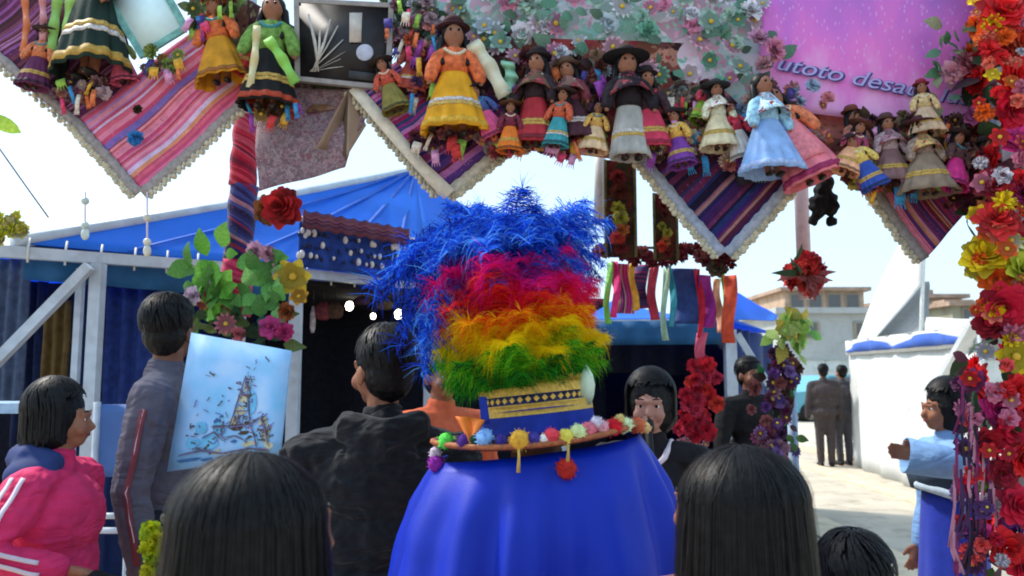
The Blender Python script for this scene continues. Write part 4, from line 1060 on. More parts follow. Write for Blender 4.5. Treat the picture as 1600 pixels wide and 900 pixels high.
cloth('aguayo', 'dark plum aguayo cloth at the top left corner', [(130, 196), (206, 120), (60, -80), (-70, 20)], .0, stripes('plum_aguayo', [(104, 40, 90), (150, 84, 150), (70, 26, 60), (180, 120, 170), (60, 30, 40), (124, 60, 80), (90, 30, 50)], 23, 2), 'aguayo cloth', 'striped aguayo cloths of the arch', trim=['u0'], seed=2)
cloth('aguayo', 'purple and pink striped aguayo left of the blue feathers', [(694, 300), (816, 204), (716, 86), (556, 136)], 0, stripes('purple_aguayo', PURP, 25), 'aguayo cloth', 'striped aguayo cloths of the arch', trim=['v0', 'u0'], seed=3, trimc=mat('cream_trim', (206, 196, 178), rough=.9, var=.2, scale=50))
cloth('aguayo', 'dark navy and purple striped aguayo below the light blue dress', [(1132, 394), (1250, 262), (1130, 140), (1006, 246)], 0, stripes('navy_aguayo', NAVYS, 28), 'aguayo cloth', 'striped aguayo cloths of the arch', trim=['v0', 'u0'], seed=4, trimc=mat('silver_trim', (166, 172, 188), rough=.7, var=.2, scale=50))
cloth('aguayo', 'rose and violet striped aguayo pointing down beside flower column', [(1446, 404), (1326, 236), (1410, 176), (1510, 330)], 0, stripes('rose_aguayo', PKPU, 31), 'aguayo cloth', 'striped aguayo cloths of the arch', trim=['v0'], seed=5)
cloth('aguayo', 'magenta and maroon cloth at the right beside the column top', [(1500, 336), (1650, 320), (1650, 170), (1470, 180)], -.03, stripes('maroon_aguayo', MAROON_P, 33, 2, 'X'), 'aguayo cloth', 'striped aguayo cloths of the arch', seed=6)
cloth('aguayo', 'orange blue and pink cloth left of the mustard skirt doll', [(640, 238), (706, 190), (620, 96), (566, 140)], .02, stripes('bright_aguayo', [(226, 90, 50), (60, 50, 130), (180, 60, 160), (222, 140, 210), (60, 90, 160), (206, 40, 110)], 35, 1), 'aguayo cloth', 'striped aguayo cloths of the arch', seed=7)
cloth('patterned_cloth', 'brown patterned cloth behind the dark dolls in the middle', [(786, 226), (1060, 262), (1140, 70), (776, 56)], -.04, floral('brown_print', BROWN_P+[(40, 24, 28), (160, 60, 70)], 16), seed=8)
cloth('patterned_cloth', 'russet patterned cloth behind the coral dress on the right', [(1225, 262), (1520, 300), (1530, 150), (1240, 150)], -.04, floral('russet_print', BROWN_P+[(150, 60, 60), (176, 130, 110)], 15), seed=9)
cloth('patterned_cloth', 'olive and brown cloth behind the picture frame on the left', [(296, 66), (480, 178), (640, 150), (290, -60)], -.03, floral('olive_print', [(120, 116, 80), (90, 60, 60), (150, 120, 110), (80, 90, 60), (140, 90, 70), (60, 40, 44)], 14), seed=10)
cloth('patterned_cloth', 'plum cloth behind the mustard skirt doll', [(596, 120), (700, 262), (836, 214), (800, 30)], -.02, floral('plum_print', [(80, 34, 50), (120, 60, 80), (60, 26, 40), (150, 100, 110), (40, 24, 40)], 15), seed=11)
cloth('lace_cloth', 'grey pink flowered lace cloth hanging beside the wrapped post', [(404, 298), (540, 262), (592, 140), (398, 136)], -.01, floral('lace_print', [(150, 130, 136), (176, 150, 156), (128, 100, 110), (160, 150, 156), (140, 80, 100), (110, 96, 104)], 64), seed=12, wav=.03)
cloth('floral_banner', 'mint and pink flowered banner across the top of the arch', [(596, 74), (1210, 172), (1215, -70), (590, -70)], -.05, floral('mint_floral', [(176, 210, 196), (206, 224, 226), (230, 170, 196), (130, 180, 160), (236, 224, 236), (206, 150, 176), (150, 200, 190)], 13), 'banner', seed=13, nu=50)
# purple banner with lettering
def glitter(name):
    m, t, b = _base(name)
    uv = t.nodes.new('ShaderNodeTexCoord'); n1 = t.nodes.new('ShaderNodeTexNoise'); n1.inputs['Scale'].default_value = 3.2; n1.inputs['Detail'].default_value = 5
    mp = t.nodes.new('ShaderNodeMapping'); mp.inputs['Scale'].default_value = (2.2, .8, 1); mp.inputs['Rotation'].default_value = (0, 0, .5)
    t.links.new(uv.outputs['UV'], mp.inputs[0]); t.links.new(mp.outputs[0], n1.inputs['Vector'])
    sx = t.nodes.new('ShaderNodeSeparateXYZ'); t.links.new(uv.outputs['UV'], sx.inputs[0])
    ma = t.nodes.new('ShaderNodeMath'); ma.operation = 'MULTIPLY_ADD'; ma.inputs[1].default_value = .75; t.links.new(sx.outputs['Y'], ma.inputs[0]); 
    mb_ = t.nodes.new('ShaderNodeMath'); mb_.operation = 'MULTIPLY_ADD'; mb_.inputs[1].default_value = .8; mb_.inputs[2].default_value = -.4; t.links.new(n1.outputs['Fac'], mb_.inputs[0]); t.links.new(mb_.outputs[0], ma.inputs[2])
    r = t.nodes.new('ShaderNodeValToRGB'); e = r.color_ramp.elements
    e[0].color = (*lin((242, 170, 222)), 1); e[1].color = (*lin((150, 104, 198)), 1); e[1].position = .75
    q = e.new(.25); q.color = (*lin((232, 118, 204)), 1); q = e.new(.45); q.color = (*lin((206, 110, 208)), 1)
    t.links.new(ma.outputs[0], r.inputs[0])
    vo = t.nodes.new('ShaderNodeTexVoronoi'); vo.inputs['Scale'].default_value = 26; t.links.new(mp.outputs[0], vo.inputs['Vector'])
    rr = t.nodes.new('ShaderNodeValToRGB'); rr.color_ramp.elements[0].position = .1; rr.color_ramp.elements[0].color = (1, 1, 1, 1); rr.color_ramp.elements[1].position = .3; rr.color_ramp.elements[1].color = (0, 0, 0, 1)
    t.links.new(vo.outputs['Distance'], rr.inputs[0])
    mu = t.nodes.new('ShaderNodeMath'); mu.operation = 'MULTIPLY'; mu.inputs[1].default_value = .45; t.links.new(rr.outputs[0], mu.inputs[0])
    mi = t.nodes.new('ShaderNodeMixRGB'); mi.inputs[2].default_value = (*lin((226, 190, 236)), 1); t.links.new(mu.outputs[0], mi.inputs[0]); t.links.new(r.outputs[0], mi.inputs[1]); t.links.new(mi.outputs[0], b.inputs['Base Color'])
    b.inputs['Roughness'].default_value = .5
    return m
bn = cloth('printed_banner', 'glittery purple and magenta banner with pale lettering, top right', [(1192, 168), (1560, 212), (1590, -80), (1180, -80)], -.02, glitter('purple_glitter'), 'banner', seed=14, nu=40, wav=.004)
def lettering(txt, px0, py0, px1, py1, hpx, mt, off, name, parent, bold=.0):
    a, b = A(px0, py0, off), A(px1, py1, off)
    cu = bpy.data.curves.new('lettering', 'FONT'); cu.body = txt; cu.size = 1; cu.extrude = .003; cu.offset = bold; cu.shear = .25
    to = bpy.data.objects.new('lettering', cu); COL.objects.link(to)
    dg = bpy.context.evaluated_depsgraph_get(); me = bpy.data.meshes.new_from_object(to.evaluated_get(dg))
    bpy.data.objects.remove(to); bpy.data.curves.remove(cu)
    xs = [v.co.x for v in me.vertices]; w = max(xs)-min(xs); L = (b-a).length
    ex = (b-a).normalized(); ez = V((0, 0, 1)); ez = (ez-ex*ez.dot(ex)).normalized(); ey = ez.cross(ex)
    hgt = hpx/FPX*YP(px0); o = OFF[parent.name]
    for v in me.vertices:
        c = v.co; s = (c.x-min(xs))/w
        v.co = a + ex*(s*L) + ez*(c.y*hgt*1.35) - ey*c.z*.1 - o
    me.materials.clear(); me.materials.append(mt); me.name = name
    ob = bpy.data.objects.new(name, me); COL.objects.link(ob); ob.parent = parent; OFF[ob.name] = o
    return ob
PALEL = mat('pale_lettering', (176, 170, 226), rough=.6, var=.05, bump=0); NAVL = mat('indigo_lettering', (70, 66, 130), rough=.5, var=.1, bump=0)
lettering('utoto desau', 1214, 108, 1438, 152, 26, PALEL, .0, 'lettering', bn, .0)
lettering('utoto desau', 1216, 109, 1440, 153, 26, NAVL, -.006, 'lettering_shadow', bn, .03)
lettering('lus', 1468, 158, 1516, 164, 24, PALEL, .0, 'lettering', bn, .0)
lettering('lus', 1470, 160, 1518, 166, 24, NAVL, -.006, 'lettering_shadow', bn, .01)
# black framed picture
pf = thing('framed_picture', 'black picture with white fan of stems in thin grey frame', 'picture', A(538, 70, .06))
q = [A(x, y, .06) for x, y in ((466, 124), (606, 138), (612, 10), (464, 2))]
m = MB(); m.quad(*q); m.build('picture', mat('picture_black', (36, 32, 34), rough=.4, var=.5, scale=9, bump=0), pf, thick=.012)
for i in range(4):
    m = MB(); a, b = q[i], q[(i+1) % 4]; e = (b-a).normalized()*.012; m.bar(a-e*(i % 2), b+e*(i % 2), .022 if i % 2 else .02, .026, up=V((0, 1, 0))); m.build('frame_bar', mat('frame_grey', (150, 142, 138), rough=.5), pf, smooth=False)
WST = mat('picture_white', (196, 186, 176), rough=.5, var=.2, bump=0)
for k, (x1, y1, w) in enumerate(((482, 22, 5), (500, 46, 4), (516, 30, 4), (528, 40, 3), (536, 62, 4), (540, 80, 3), (532, 92, 4), (536, 104, 5), (505, 66, 4))):
    a = A(486+random.uniform(-3, 12), 112, .075); b = A(x1, y1, .075)
    m = MB(); m.strip([a, a.lerp(b, .5)+V((.006, 0, .004)), b], [.004, w*.0028, w*.0028*.6], V((1, 0, .3)).normalized()); m.build('stem', WST, pf, thick=.002)
m = MB(); m.blob(A(570, 82, .07), (.037, .006, .037), None, 16, 8); m.build('disc', mat('picture_pale', (190, 190, 206), rough=.5, bump=0), pf)
m = MB(); m.strip([A(555, 66, .075), A(556, 20, .075)], [.05, .054], V((1, 0, 0))); m.build('pale_card', WST, pf, thick=.002)
m = MB(); m.strip([A(545, 116, .075), A(592, 122, .075)], .035, V((0, 0, 1))); m.build('grey_patch', mat('picture_grey', (60, 60, 62), bump=0), pf, thick=.002)
# tan folded paper pennant
tp = thing('paper_pennant', 'tan folded paper pennant hanging open beside the lace cloth', 'pennant', A(540, 190))
TAN = mat('kraft_paper', (162, 136, 116), rough=.85, var=.12, scale=12)
ap = A(545, 138, .03); c1_, c2_, c3_, c4_ = A(494, 232, .06), A(528, 236, -.06), A(541, 246, .07), A(572, 196, -.02)
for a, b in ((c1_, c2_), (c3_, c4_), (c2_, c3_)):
    m = MB(); m.grid(lambda u, v: ap.lerp(a.lerp(b, u), v), 6, 8); m.build('fold', TAN if b is not c3_ else mat('kraft_paper_shaded', (96, 78, 62), var=.2), tp, thick=.004)  # inner fold: shade of the opening painted as a darker paper
m = MB(); m.strip([A(552, 136, .05), A(600, 192, .05), A(660, 262, .05), A(702, 304, .05)], [.05, .055, .05, .06], V((.7, 0, .7))); o = m.build('cream_ribbon', mat('cream_ribbon', (226, 214, 194), rough=.8), thick=.004); tag(o, 'cream ribbon slanting down from paper pennant to purple aguayo', 'ribbon')
def ribbon(label, pts, w, c, off=.09, name='ribbon', group=None, side=V((1, 0, .2))):
    m = MB(); n = 16; q = []
    for i in range(n+1):
        f = i/n*(len(pts)-1); k = min(int(f), len(pts)-2); g = f-k
        q.append(A(pts[k][0]+(pts[k+1][0]-pts[k][0])*g, pts[k][1]+(pts[k+1][1]-pts[k][1])*g, off+.012*math.sin(i*1.1)))
    d = (q[-1]-q[0]).normalized(); s = d.cross(V((0, 1, 0))).normalized()
    m.strip(q, [w*(1+.15*math.sin(i*.9)) for i in range(n+1)], s)
    o = m.build(name, mat('ribbon_%d_%d_%d' % c, c, rough=.6, var=.15, scale=10), thick=.003); return tag(o, label, 'ribbon', group)
ribbon('pale lime ribbon on the dark green doll skirt, left one', [(92, -10), (84, 40), (80, 88)], .045, (140, 186, 96))
ribbon('pale lime ribbon on the dark green doll skirt, right one', [(112, -10), (106, 40), (104, 78)], .045, (156, 202, 110))
ribbon('orange ribbon at the top left beside the plum cloth', [(38, -10), (42, 40), (36, 80)], .03, (206, 120, 80))
ribbon('dusty pink ribbon left of the lime ribbons', [(66, -10), (68, 30), (66, 70)], .03, (206, 140, 150))
ribbon('lime green ribbon crossing the black skirted doll', [(418, 60), (440, 90), (462, 130)], .04, (140, 200, 90), .2)
ribbon('cream ribbon left of the black skirted doll', [(402, 40), (398, 90), (390, 140)], .03, (206, 196, 150), .2)
ribbon('pearly cream and mint ribbon right of mustard doll', [(738, 66), (762, 100), (790, 150)], .06, (226, 220, 190), .1)
ribbon('mint green ribbon right of mustard doll, lowest', [(792, 96), (800, 120), (784, 152)], .05, (150, 206, 176), .08)
ribbon('dark blue ribbon curling at right above the maroon cloth', [(1604, 176), (1576, 196), (1558, 226)], .05, (40, 90, 140), .05)
ribbon('navy and brown ribbon under the light blue dress', [(1150, 280), (1200, 272), (1224, 264)], .05, (34, 26, 40), .05)

cd = thing('pale_card', 'pale cyan diamond card with teal border at the top left', 'card', A(228, 25, .05))
q = [A(x, y, .05) for x, y in ((222, 86), (290, 44), (246, -34), (168, -4))]
m = MB(); m.quad(*q); m.build('card', mat('pale_cyan_card', (226, 250, 250), rough=.6, var=.03), cd, thick=.008)
cc = sum(q, V())/4
for i in range(4):
    a, b = q[i], q[(i+1) % 4]; m = MB(); e = (b-a).normalized()*.011; m.bar(a-e*(i % 2), b+e*(i % 2), .03 if i % 2 else .028, .014, up=V((0, 1, 0))); m.build('border', mat('teal_border', (120, 176, 168), var=.3, scale=30), cd, smooth=False)
# ------------------------------------------------------------------ dolls
bm_ = MB()
def _c(pts, r): bm_.tube([V(p) for p in pts], r, 10, round_ends=True)
bm_.blob((0, 0, .87), (.085, .09, .105), None, 14, 10); bm_.blob((0, -.085, .86), (.018, .02, .02), None, 8, 6)
_c([(0, 0, .8), (0, 0, .7)], [.04, .05]); bm_.blob((0, 0, .62), (.1, .07, .13), None, 12, 8)
for s in (-1, 1):
    _c([(s*.09, 0, .7), (s*.17, -.02, .58), (s*.2, -.06, .46)], [.04, .034, .028]); bm_.blob((s*.205, -.065, .435), (.026, .018, .035), None, 8, 6)
    _c([(s*.05, 0, .5), (s*.055, 0, .1), (s*.055, -.01, .04)], [.05, .035, .03]); _c([(s*.055, 0, .03), (s*.06, -.07, .02)], [.03, .025])
_o = fuse(bm_, 'doll_body', SKIN, None, .016, 4); DOLL = _o.data; bpy.data.objects.remove(_o)
def doll(label, px, top, bot, wpx, skirt, blouse, hair=True, hat=None, hem=None, tiltd=0, waist=.52, off=.08, shawl=None, apron=None, yaw=0, sleeves=True, hatshape='bowler', skirt_depth=.75):
    Yd = YP(px)-off; k = Yd/FPX; h = (bot-top)*k; c = P(px, bot, Yd)
    root = thing('doll', label, 'doll', (0, 0, 0), 'costumed dolls hung on the arch')
    OFF[root.name] = V((0, 0, 0))
    o = inst('body', DOLL, root, (0, 0, 0)); 
    wr = wpx*k/2/h
    cm = lambda n, q, **a: mat('%s_%d_%d_%d' % (n, *q), q, **a)
    rnd = random.Random(px); ph = rnd.uniform(0, 6)
    m = MB()
    def sk(u, v):
        a = 2*math.pi*u; r = .09+(wr-.09)*v**.85; r *= 1+(.07*v)*math.sin(a*13+ph)+.05*v*math.sin(a*5+ph)
        return (r*math.cos(a), skirt_depth*r*math.sin(a), waist-(waist-.03)*v)
    m.grid(sk, 66, 10); m.build('skirt', cm('doll_skirt', skirt, rough=.8, var=.28, scale=7, bump=.5, bscale=60), root, thick=.012)
    if hem:
        m = MB(); m.grid(lambda u, v: [q*(1.03 if i < 2 else 1) for i, q in enumerate(sk(u, .86+.1*v))], 66, 2); m.build('hem', cm('doll_hem', hem, rough=.6, var=.25, scale=40, bump=.5), root, thick=.01)
    m = MB(); m.tube([(0, 0, waist-.03), (0, 0, .62), (0, 0, .72), (0, 0, .755)], [.115, .12, .1, .06], 16, flat=.8)
    if sleeves:
        for s in (-1, 1): m.tube([(s*.07, 0, .71), (s*.13, -.01, .66), (s*.18, -.03, .56), (s*.2, -.055, .48)], [.055, .062, .058, .05], 10, round_ends=True)
    m.build('blouse', cm('doll_blouse', blouse, rough=.85, var=.45, scale=22, bump=.7, bscale=40), root)
    if apron:
        m = MB(); m.grid(lambda u, v: V(sk(.75-.1+.2*u, .04+.7*v))*1.03+V((0, -.01, .01)), 8, 6); m.build('apron', cm('doll_apron', apron, rough=.8), root, thick=.01)
    if shawl:
        m = MB(); m.grid(lambda u, v: (( .05+.15*v)*1.1*math.cos(math.pi*(u*1.5+.75)), (.05+.13*v)*math.sin(math.pi*(u*1.5+.75))-.012, .78-.22*v-.04*math.sin(u*9)*v), 24, 6); m.build('shawl', MATS.get('shawl_%d' % px) or floral('shawl_%d' % px, [shawl, tuple(int(q*.6) for q in shawl), shawl, tuple(min(255, int(q*1.3)) for q in shawl), (150, 60, 70)], 14), root, thick=.012)
    if hair:
        m = MB(); m.blob((0, .022, .895), (.098, .095, .1), None, 16, 10)
        for s in (-1, 1): m.tube([(s*.085, .03, .86), (s*.11, .01, .74), (s*.1, -.06, .6)], [.035, .03, .02], 8, round_ends=True)
        m.build('hair', HAIR, root)
        for s in (-1, 1):
            m = MB(); m.blob((s*.034, -.083, .885), .012, None, 8, 6); m.build('eye', EYE_D, root)
    if hat:
        m = MB(); w = .21 if hatshape == 'wide' else .14
        m.tube([(0, .02, .945), (0, .02, .955)], [w, w*.98], 20, flat=.85); m.tube([(0, .02, .95), (0, .02, 1.0), (0, .02, 1.03), (0, .02, 1.04)], [.092, .09, .07, .02], 18)
        m.build('hat', cm('doll_hat', hat, rough=.85), root)
    for s in (-1, 1):
        m = MB(); m.blob((s*.057, -.035, .018), (.035, .06, .024), None, 10, 6); m.build('shoe', SHOE, root)
    if not hem or rnd.random() < .6:
        for f in ((.5, .53), (.58, .6)):
            m = MB(); m.grid(lambda u, v: [q*(1.035 if i < 2 else 1) for i, q in enumerate(sk(u, f[0]+.06*v+(f[1]-f[0])))], 66, 1); m.build('braid', mat('doll_braid_%d' % rnd.randrange(4), ((196, 160, 80), (206, 196, 190), (150, 40, 70), (60, 110, 120))[rnd.randrange(4)], rough=.5, var=.4, scale=60, bump=.5), root, thick=.008)
    m = MB()
    for k in range(9):
        a = -2.4+1.7*k/8; m.blob((.105*math.cos(a), .085*math.sin(a), .72-.05*math.sin(math.pi*k/8)), .016, None, 6, 4)
    m.build('necklace', mat('doll_beads_%d' % (px % 3), ((206, 60, 60), (220, 206, 180), (60, 140, 150))[px % 3], rough=.3), root, kind='stuff')
    yaw += rnd.uniform(-35, 35); tiltd += rnd.uniform(-9, 9)
    root.location = c; root.scale = (h,)*3; root.rotation_euler = (R(-4), R(tiltd), R(yaw))
    return root
doll('doll in wide dark green skirt with gold hem, top left', 140, -140, 124, 136, (22, 44, 36), (120, 70, 60), hem=(186, 146, 62), waist=.62)
doll('doll in ochre skirt tilted beside the pink aguayo', 350, -30, 132, 90, (196, 134, 26), (206, 104, 56), hat=(120, 74, 40), tiltd=-14, hem=(150, 90, 30))
doll('doll in black skirt with green top beside the picture frame', 416, -30, 172, 92, (20, 20, 22), (112, 150, 70), hem=(176, 66, 40), off=.12, tiltd=4)
doll('doll in large mustard yellow skirt with orange top', 712, 14, 214, 110, (218, 154, 24), (214, 106, 60), hem=(222, 170, 50), waist=.56, off=.14, hat=(60, 28, 34))
doll('small doll in rust red dress left of the mustard doll', 640, 40, 150, 60, (160, 66, 54), (150, 70, 60), hat=(70, 44, 40), off=.06)
doll('doll in red skirt and dark jacket in the middle of arch', 832, 66, 232, 70, (170, 44, 54), (48, 34, 40), hat=(36, 28, 32), off=.12, shawl=(90, 70, 56), hem=(120, 30, 40))
doll('doll in dark plum dress right of the red skirted doll', 898, 78, 226, 74, (72, 38, 50), (120, 50, 60), hat=(96, 70, 56), off=.1, shawl=(130, 100, 90))
doll('small doll in cream and orange dress above blue feather tip', 926, 150, 240, 50, (226, 190, 150), (230, 170, 90), off=.13)
doll('doll in black with wide black hat and pale grey skirt', 986, 62, 252, 64, (168, 166, 160), (34, 26, 34), hat=(26, 22, 26), hatshape='wide', off=.15, waist=.5, shawl=(40, 30, 40))
doll('doll with crimson skirt under the wide black hat', 1020, 96, 238, 66, (196, 56, 84), (60, 34, 44), off=.12, hem=(150, 36, 60), hat=(40, 30, 36))
doll('doll in cream dress left of the light blue dress', 1126, 118, 236, 66, (224, 208, 170), (236, 226, 190), hat=(52, 56, 58), hatshape='wide', off=.12, shawl=(236, 226, 200))
doll('doll in light blue dress with black hair, largest at right', 1208, 100, 276, 108, (140, 176, 226), (150, 196, 230), off=.2, waist=.55, shawl=(170, 206, 234), hem=(168, 190, 232))
doll('doll in coral pink dress leaning beside the light blue doll', 1276, 104, 286, 96, (222, 120, 134), (216, 122, 84), off=.14, tiltd=-16, waist=.6, apron=(226, 130, 140), hem=(160, 44, 92))
doll('small tan doll with dark red cap on the purple banner', 1450, 118, 212, 56, (198, 170, 140), (206, 180, 130), hat=(140, 44, 60), off=.12)
doll('doll in grey and yellow patterned shawl at right', 1452, 176, 306, 96, (136, 118, 100), (150, 128, 116), hat=(76, 40, 46), hatshape='wide', off=.14, shawl=(176, 150, 96), waist=.56)
doll('doll in mauve shawl left of the grey and yellow doll', 1396, 172, 290, 70, (130, 96, 96), (176, 150, 156), hat=(86, 60, 60), off=.1, shawl=(150, 120, 130))
doll('doll in brick red dress behind the coral doll', 1346, 160, 282, 64, (150, 70, 66), (176, 110, 92), hat=(110, 60, 50), off=.05)
doll('doll in dark maroon skirt at the right end of arch', 1530, 196, 320, 80, (110, 28, 60), (90, 60, 60), hat=(70, 50, 46), off=.04, shawl=(150, 110, 90), hem=(150, 110, 50))
for lb_, px_, t_, b_, w_, sc_, bc_, hc_, tl_, of_ in (
    ('tiny turquoise skirted doll between the red and plum dolls', 866, 130, 232, 44, (60, 150, 160), (196, 90, 60), (60, 40, 40), 14, .17),
    ('tiny pink skirted doll tucked under the mustard doll arm', 776, 120, 216, 46, (226, 90, 140), (70, 90, 150), (40, 30, 36), -18, .1),
    ('tiny orange skirted doll left of the red skirted doll', 796, 150, 240, 40, (230, 120, 40), (120, 40, 60), (90, 60, 40), 10, .16),
    ('small violet skirted doll above the silver trimmed aguayo', 1066, 160, 262, 48, (120, 60, 150), (226, 170, 80), (50, 40, 44), -12, .13),
    ('tiny lime skirted doll right of the crimson skirted doll', 1092, 110, 196, 42, (140, 176, 60), (206, 70, 90), (70, 40, 40), 16, .08),
    ('small white skirted doll left of the light blue dress', 1164, 150, 250, 46, (230, 222, 214), (206, 60, 80), (60, 40, 40), -10, .1),
    ('small peach skirted doll between coral and brick dolls', 1318, 176, 272, 48, (236, 170, 130), (150, 60, 90), (90, 50, 40), 18, .16),
    ('tiny royal blue skirted doll left of the mauve shawl doll', 1372, 196, 296, 44, (50, 80, 170), (230, 190, 100), (50, 36, 40), -20, .17),
    ('small magenta skirted doll under the tan doll', 1490, 190, 296, 50, (206, 50, 130), (90, 60, 60), (60, 40, 40), 14, .15),
    ('small gold skirted doll at right end beside the column', 1560, 210, 312, 50, (206, 160, 60), (140, 40, 60), (50, 40, 40), -14, .1),
    ('small scarlet skirted doll between ochre and black skirts', 382, 10, 120, 46, (206, 50, 50), (226, 200, 120), (60, 40, 40), 20, .06),
    ('small olive skirted doll hanging right of the picture frame', 622, 76, 176, 48, (130, 120, 60), (190, 80, 60), (50, 40, 36), -16, .12),
    ('small plum skirted doll left of the dark green skirt', 50, 30, 140, 54, (96, 40, 80), (206, 120, 80), (60, 40, 40), 12, .1),
    ('small rose skirted doll right of the dark green skirt', 196, 40, 132, 44, (206, 90, 120), (120, 130, 70), (70, 50, 40), -15, .03)):
    doll(lb_, px_, t_, b_, w_, sc_, bc_, hat=hc_, tiltd=tl_, off=of_, hem=tuple(int(q*.6) for q in sc_), hatshape='wide' if px_ % 3 else 'bowler')
# black hanging doll against the sky
bd = thing('black_figure', 'black cloth figure hanging against the sky by pink pole', 'figure', P(1286, 310, 3.4))
m = MB()
for c, r in (((1286, 300), .052), ((1278, 322), .05), ((1298, 318), .048), ((1292, 285), .04), ((1272, 344), .022), ((1300, 346), .024)):
    m.blob(P(c[0], c[1], 3.4), (r*.8, r*.7, r*1.1), None, 12, 8)
fuse(m, 'body', BLACK, bd, .007, 2, lambda c: .012*noise.noise(c*40))
m = MB(); m.tube([P(1288, 285, 3.4), P(1286, 250, 3.3)], .004, 5); m.build('cord', SHOE, bd)

# ------------------------------------------------------------------ flowers and leaves
FLM = {}
def flower_mesh(kind, c, c2=None, seed=0):
    """unit radius flower facing -Y"""
    key = (kind, c, seed)
    if key in FLM: return FLM[key]
    rnd = random.Random(seed+hash(kind) % 7 if False else seed+len(kind)); m = MB()
    def petal(az, r0, L, w, lift, cup, mi):
        m.cur = mi; d = V((math.cos(az), 0, math.sin(az))); s = V((-d.z, 0, d.x)); rows = []
        base = len(m.v); n = 4
        for i in range(n+1):
            t = i/n; ww = w*math.sin(math.pi*(.12+.8*t)**.9); y = -(lift*t - cup*t*t)
            for k, q in enumerate((-1, 0, 1)):
                m.v.append(d*(r0+L*t)+s*q*ww+V((0, y - (.12*w if q else 0)+rnd.uniform(-.03, .03), 0)))
        for i in range(n):
            for k in range(2): m.face((base+i*3+k, base+i*3+k+1, base+(i+1)*3+k+1, base+(i+1)*3+k))
    if kind == 'rose':
        for ring, (np_, L, lift, w) in enumerate(((9, .95, .15, .4), (8, .8, .4, .38), (7, .6, .6, .34), (6, .42, .72, .26), (4, .25, .8, .18))):
            for k in range(np_): petal(2*math.pi*(k+.5*ring)/np_+rnd.uniform(-.2, .2), .04, L*rnd.uniform(.85, 1.08), w, lift+rnd.uniform(-.1, .1), .18, 0 if (ring+k) % 3 else 1)
    elif kind == 'pom':
        for k in range(60):
            p = V((rnd.gauss(0, 1), -abs(rnd.gauss(0, 1)), rnd.gauss(0, 1))).normalized(); m.cur = k % 2
            a = math.atan2(p.z, p.x); rr = math.hypot(p.x, p.z); petal(a, .1*rr, .2+.75*rr, .17, -p.y*.9, .1, k % 2)
    else:
        np_ = 11 if kind == 'daisy' else 6
        for ring in (0, 1):
            for k in range(np_): petal(2*math.pi*(k+.5*ring)/np_+rnd.uniform(-.1, .1), .1, (.9-.2*ring)*rnd.uniform(.9, 1.05), .2 if kind == 'daisy' else .36, .1+.2*ring, .1, ring % 2)
        m.cur = 2; m.blob((0, -.12, 0), (.2, .14, .2), None, 10, 6)
    dark = tuple(int(x*.72) for x in c)
    mats = [mat('petal_%d_%d_%d' % c, c, rough=.7, var=.15, scale=16, bump=.15, transl=.25), mat('petal_%d_%d_%d' % dark, dark, rough=.7, var=.15, scale=16, bump=.15, transl=.2), mat('flower_eye', c2 or (214, 176, 60), rough=.8)]
    FLM[key] = m.mesh('flower', mats); return FLM[key]
def facing(yaw=0, pitch=0, roll=0):
    return (Matrix.Rotation(R(yaw), 3, 'Z') @ Matrix.Rotation(R(pitch), 3, 'X') @ Matrix.Rotation(R(roll), 3, 'Y')).to_quaternion()
LFM = {}
def leaf_mesh(c, ratio=.32):
    if (c, ratio) in LFM: return LFM[(c, ratio)]
    m = MB(); base = 0; n = 6
    for i in range(n+1):
        t = i/n; w = ratio*math.sin(math.pi*min(.98, t**.8)); y = -.25*math.sin(t*2.2)
        m.v += [V((-w, y+.06*w, t)), V((0, y-.0, t)), V((w, y+.06*w, t))]
    for i in range(n):
        for k in range(2): m.face((i*3+k, i*3+k+1, i*3+k+4, i*3+k+3))
    LFM[(c, ratio)] = m.mesh('leaf', mat('leaf_%d_%d_%d' % c, c, rough=.6, var=.25, scale=10, bump=.2, transl=.25)); return LFM[(c, ratio)]
def flower(px, py, Y, rpx, kind, c, parent=None, label=None, group=None, c2=None, yaw=None, pitch=None, seed=None):
    p = P(px, py, Y); r = rpx/FPX*Y
    o = inst('flower', flower_mesh(kind, c, c2, random.randrange(2) if seed is None else seed), parent, p, facing(random.uniform(-35, 35) if yaw is None else yaw, random.uniform(-30, 25) if pitch is None else pitch, random.uniform(0, 360)), r)
    if parent is None: tag(o, label, 'flower', group)
    return o
def leaf(px, py, Y, Lpx, c, ang, parent, ratio=.32, yaw=None):
    inst('leaf', leaf_mesh(c, ratio), parent, P(px, py, Y), (Matrix.Rotation(R(random.uniform(-50, 50) if yaw is None else yaw), 3, 'Z') @ Matrix.Rotation(R(ang), 3, 'Y') @ Matrix.Rotation(R(random.uniform(-10, 40)), 3, 'X')).to_quaternion(), Lpx/FPX*Y)
